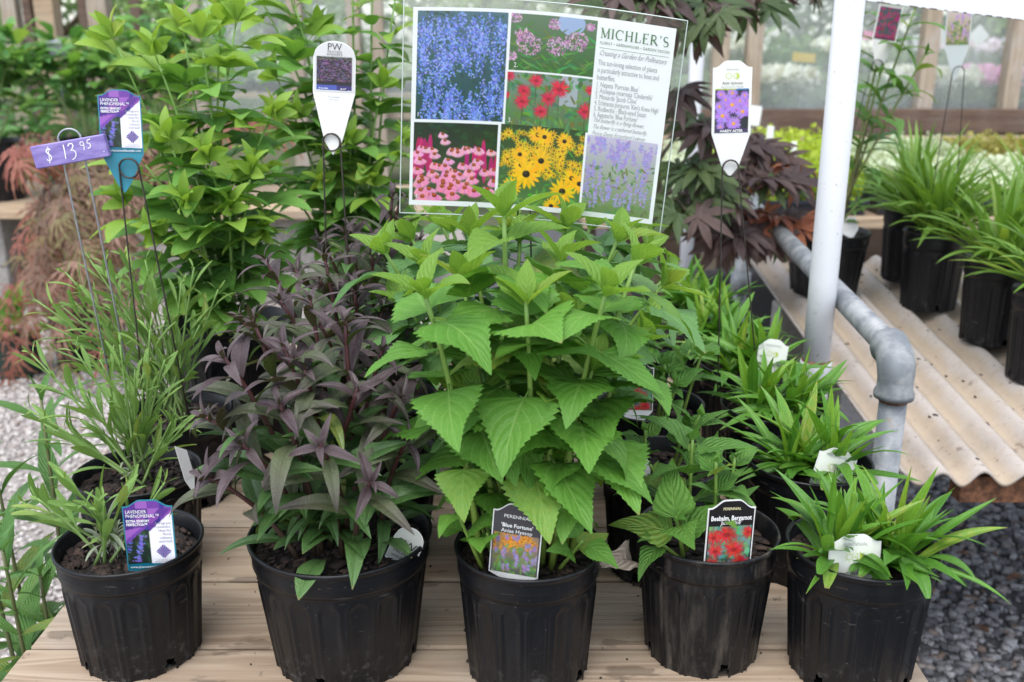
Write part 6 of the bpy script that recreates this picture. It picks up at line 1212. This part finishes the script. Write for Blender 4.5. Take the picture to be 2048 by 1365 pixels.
p = PY(1768, 82, 2.40); plant_tag('raised tag with dark pink flowers right of the thick white pole', p, W, H, lambda x: 0.09, c_pic((.70, .72, .66), ((.24, .34, .34),), (.60, .22, .38), 1, 4, 0), 0.062, (R(-4), R(8), R(0)), None, [(INK_GREY, [('PERENNIAL', H * .07, W * .5, H * .9, d(align='C'))])], tailw=0.42)
stake('wire stake of the tag with dark pink flowers', PY(1755, 131, 2.392), 0.0125, Vector((pl.x - 0.03, pl.y - 0.04, sheet_z(2.4) + 0.13)), Vector((pl.x + 0.01, pl.y - 0.04, sheet_z(2.4) + 0.13)))
p = PY(1914, 92, 2.27); plant_tag('raised tag with pale lilac spikes above the grassy pots', p, W, H, lambda x: 0.09, c_pic((.34, .30, .33), ((.86, .80, .78), (.62, .60, .36)), (.78, .62, .84), 1, 5, 1), 0.075, (R(-4), R(-1), R(0)), simple('pale grey tag plastic', (0.5, 0.55, 0.55), 0.4), [(INK_WHITE, [('Blazing Star', H * .09, W * .5, H * .88, d(align='C'))])], tailw=0.25)
stake('tall wire stake of the tag with pale lilac spikes', PY(1917, 146, 2.262), 0.0135, Vector((PY(1880, 400, 2.27).x, pa.y - 0.03, sheet_z(pa.y) + 0.17)), Vector((PY(1946, 400, 2.27).x, pa.y - 0.02, sheet_z(pa.y) + 0.17)), 0.0011, WIRE, 'wire tag stakes', False)
# white paper slips
def slip(label, u, v, Y, w_, h_, rot, depth=0.02):
    p = PY(u, v, Y); W_, H_ = w_, h_; plant_tag(label, p, W_, H_, lambda x: H_ * (1 - 0.25 * x / W_), Canvas(6, 6, (.88, .87, .86)), depth, rot, None, (), 'plain white slips')
slip('plain white slip in the pot of the leggy perennial', 1700, 462, 2.42, 0.045, 0.04, (R(-20), R(-12), R(10)))
slip('narrow white slip in the second lavender pot', 380, 958, 1.16, 0.014, 0.05, (R(-5), R(-8), R(50)))
slip('narrow white slip in the second beebalm pot', 1296, 975, 1.155, 0.008, 0.045, (0, R(-4), R(20)))
# ---- purple price block on its wire hoop
PB = [PY(66, 296, 1.285), PY(209, 270, 1.285), PY(217, 313, 1.285), PY(78, 333, 1.285)]; pc_ = sum(PB, Vector()) / 4
t = thing('price_sign', 'purple painted wooden block with white handwritten price on a wire hoop', 'sign', tuple(pc_)); PW_, PH_, TH = 0.0935, 0.0285, 0.012; rot_ = Matrix.Rotation(R(-9.5), 4, 'Y') @ Matrix.Rotation(R(5), 4, 'Z')
def m_purple():
    tt = NT('purple brushed paint'); n1 = tt.noise(1.0, 4, 0.6, tt.coord('Object', (30, 60, 160))); n2 = tt.noise(500, 2, 0.5, tt.coord()); c = tt.mix(tt.mapr(n1, 0.35, 0.65, 0, 1), (0.165, 0.12, 0.36), (0.26, 0.205, 0.47)); tt.P(Base_Color=tt.mix(tt.mapr(n2, 0.72, 0.76, 0, 0.6), c, (0.6, 0.55, 0.65)), Roughness=0.5, Normal=tt.bump(n1, 0.15, 0.001)); return tt.m
MB().box((0, 0, 0), (PW_, TH, PH_), None, 0.0012).build('block', m_purple(), t, False, rot_)
mb = MB(); fm = lambda x, y: (x * 0.001 - PW_ / 2, -TH / 2 - 0.0004, y * 0.001 - PH_ / 2)
stroke(mb, fm, [(24, 20.5), (22.5, 22.5), (20, 22), (18.5, 19.5), (20, 16.5), (22.5, 14), (23, 10.5), (21, 8), (18, 8.2), (16.8, 10)], 1.5, 1.2); stroke(mb, fm, [(22, 25), (20.8, 15), (19, 4.5)], 0.9)
stroke(mb, fm, [(41.5, 24), (41, 15), (39.8, 6.5)], 1.5, 1.0)
stroke(mb, fm, [(46.5, 21.5), (49, 24), (52.5, 23.8), (53.2, 20.8), (51, 17.5), (48.5, 15.8), (52, 15.4), (54.2, 12.5), (53.5, 8.5), (50.5, 5), (47.5, 4.2)], 1.5, 0.9)
stroke(mb, fm, arc_pts(64.5, 21.5, 2.4, 2.4, 0, 360), 0.9); stroke(mb, fm, [(66.6, 22), (66.2, 17), (64.8, 13.2)], 1.0); stroke(mb, fm, [(76, 25.2), (72, 24.6), (71, 20.8), (73.6, 20.6), (74.6, 17.8), (72.8, 14.8), (70, 14.4)], 1.1); stroke(mb, fm, [(88.3, 6.5), (89, 8.2)], .8)
mb.build('handwritten_price', INK_WHITE, t, False, rot_)
ft = [Vector((PY(214, 620, 1.33).x, 1.33, TABLE + 0.135)), Vector((PY(247, 650, 1.33).x, 1.345, TABLE + 0.135))]
tl, trr = rot_ @ Vector((-0.014, TH / 2 + 0.0015, PH_ / 2)), rot_ @ Vector((0.014, TH / 2 + 0.0015, PH_ / 2)); c_ = rot_ @ Vector((0.0, TH / 2 + 0.0015, PH_ / 2))
hoop = [ft[0] - pc_, (ft[0] - pc_).lerp(tl, 0.5), tl] + [c_ + (rot_.to_3x3() @ Vector((-0.0145 * math.cos(a), 0, 0.0135 * math.sin(a)))) for a in [i / 12 * math.pi for i in range(1, 12)]] + [trr, (ft[1] - pc_).lerp(trr, 0.5), ft[1] - pc_]
MB().tube(hoop, 0.0013, 7).build('wire_hoop', WIRE_G, t)
# ---- crumbs of soil and a dry leaf on the planks
mb = MB(); rnd = random.Random(77)
o = stones('soil_crumbs', 90, -0.5, 0.42, 0.93, 1.34, 0.0007, 0.0026, TABLE + 0.001, BARK, 'scattered crumbs of potting soil on the planks', 'soil')
t = thing('dry_leaf', 'curled brown and grey dry leaf between the middle and dusty pots', 'leaf', (0.137, 0.995, TABLE + 0.125)); DRY = leaf_mat('dry leaf', (0.28, 0.22, 0.17), (0.36, 0.30, 0.25), (0.2, 0.13, 0.09), 0.8, 0.1, 7, 0.4, 0.4, 0.5, 0.4)
link('blade', leaf_mesh('dry_leaf', DRY, cordate(0.32), 20, 3, 5, 0.12, 0.9, 1.6, 0.5, 0.5, 0.1, 0.012, 5, 0.8), t, orient((0.0, 0, 0), (-0.7, -0.4, 0.25), (0.2, -0.5, 1), 0.055))
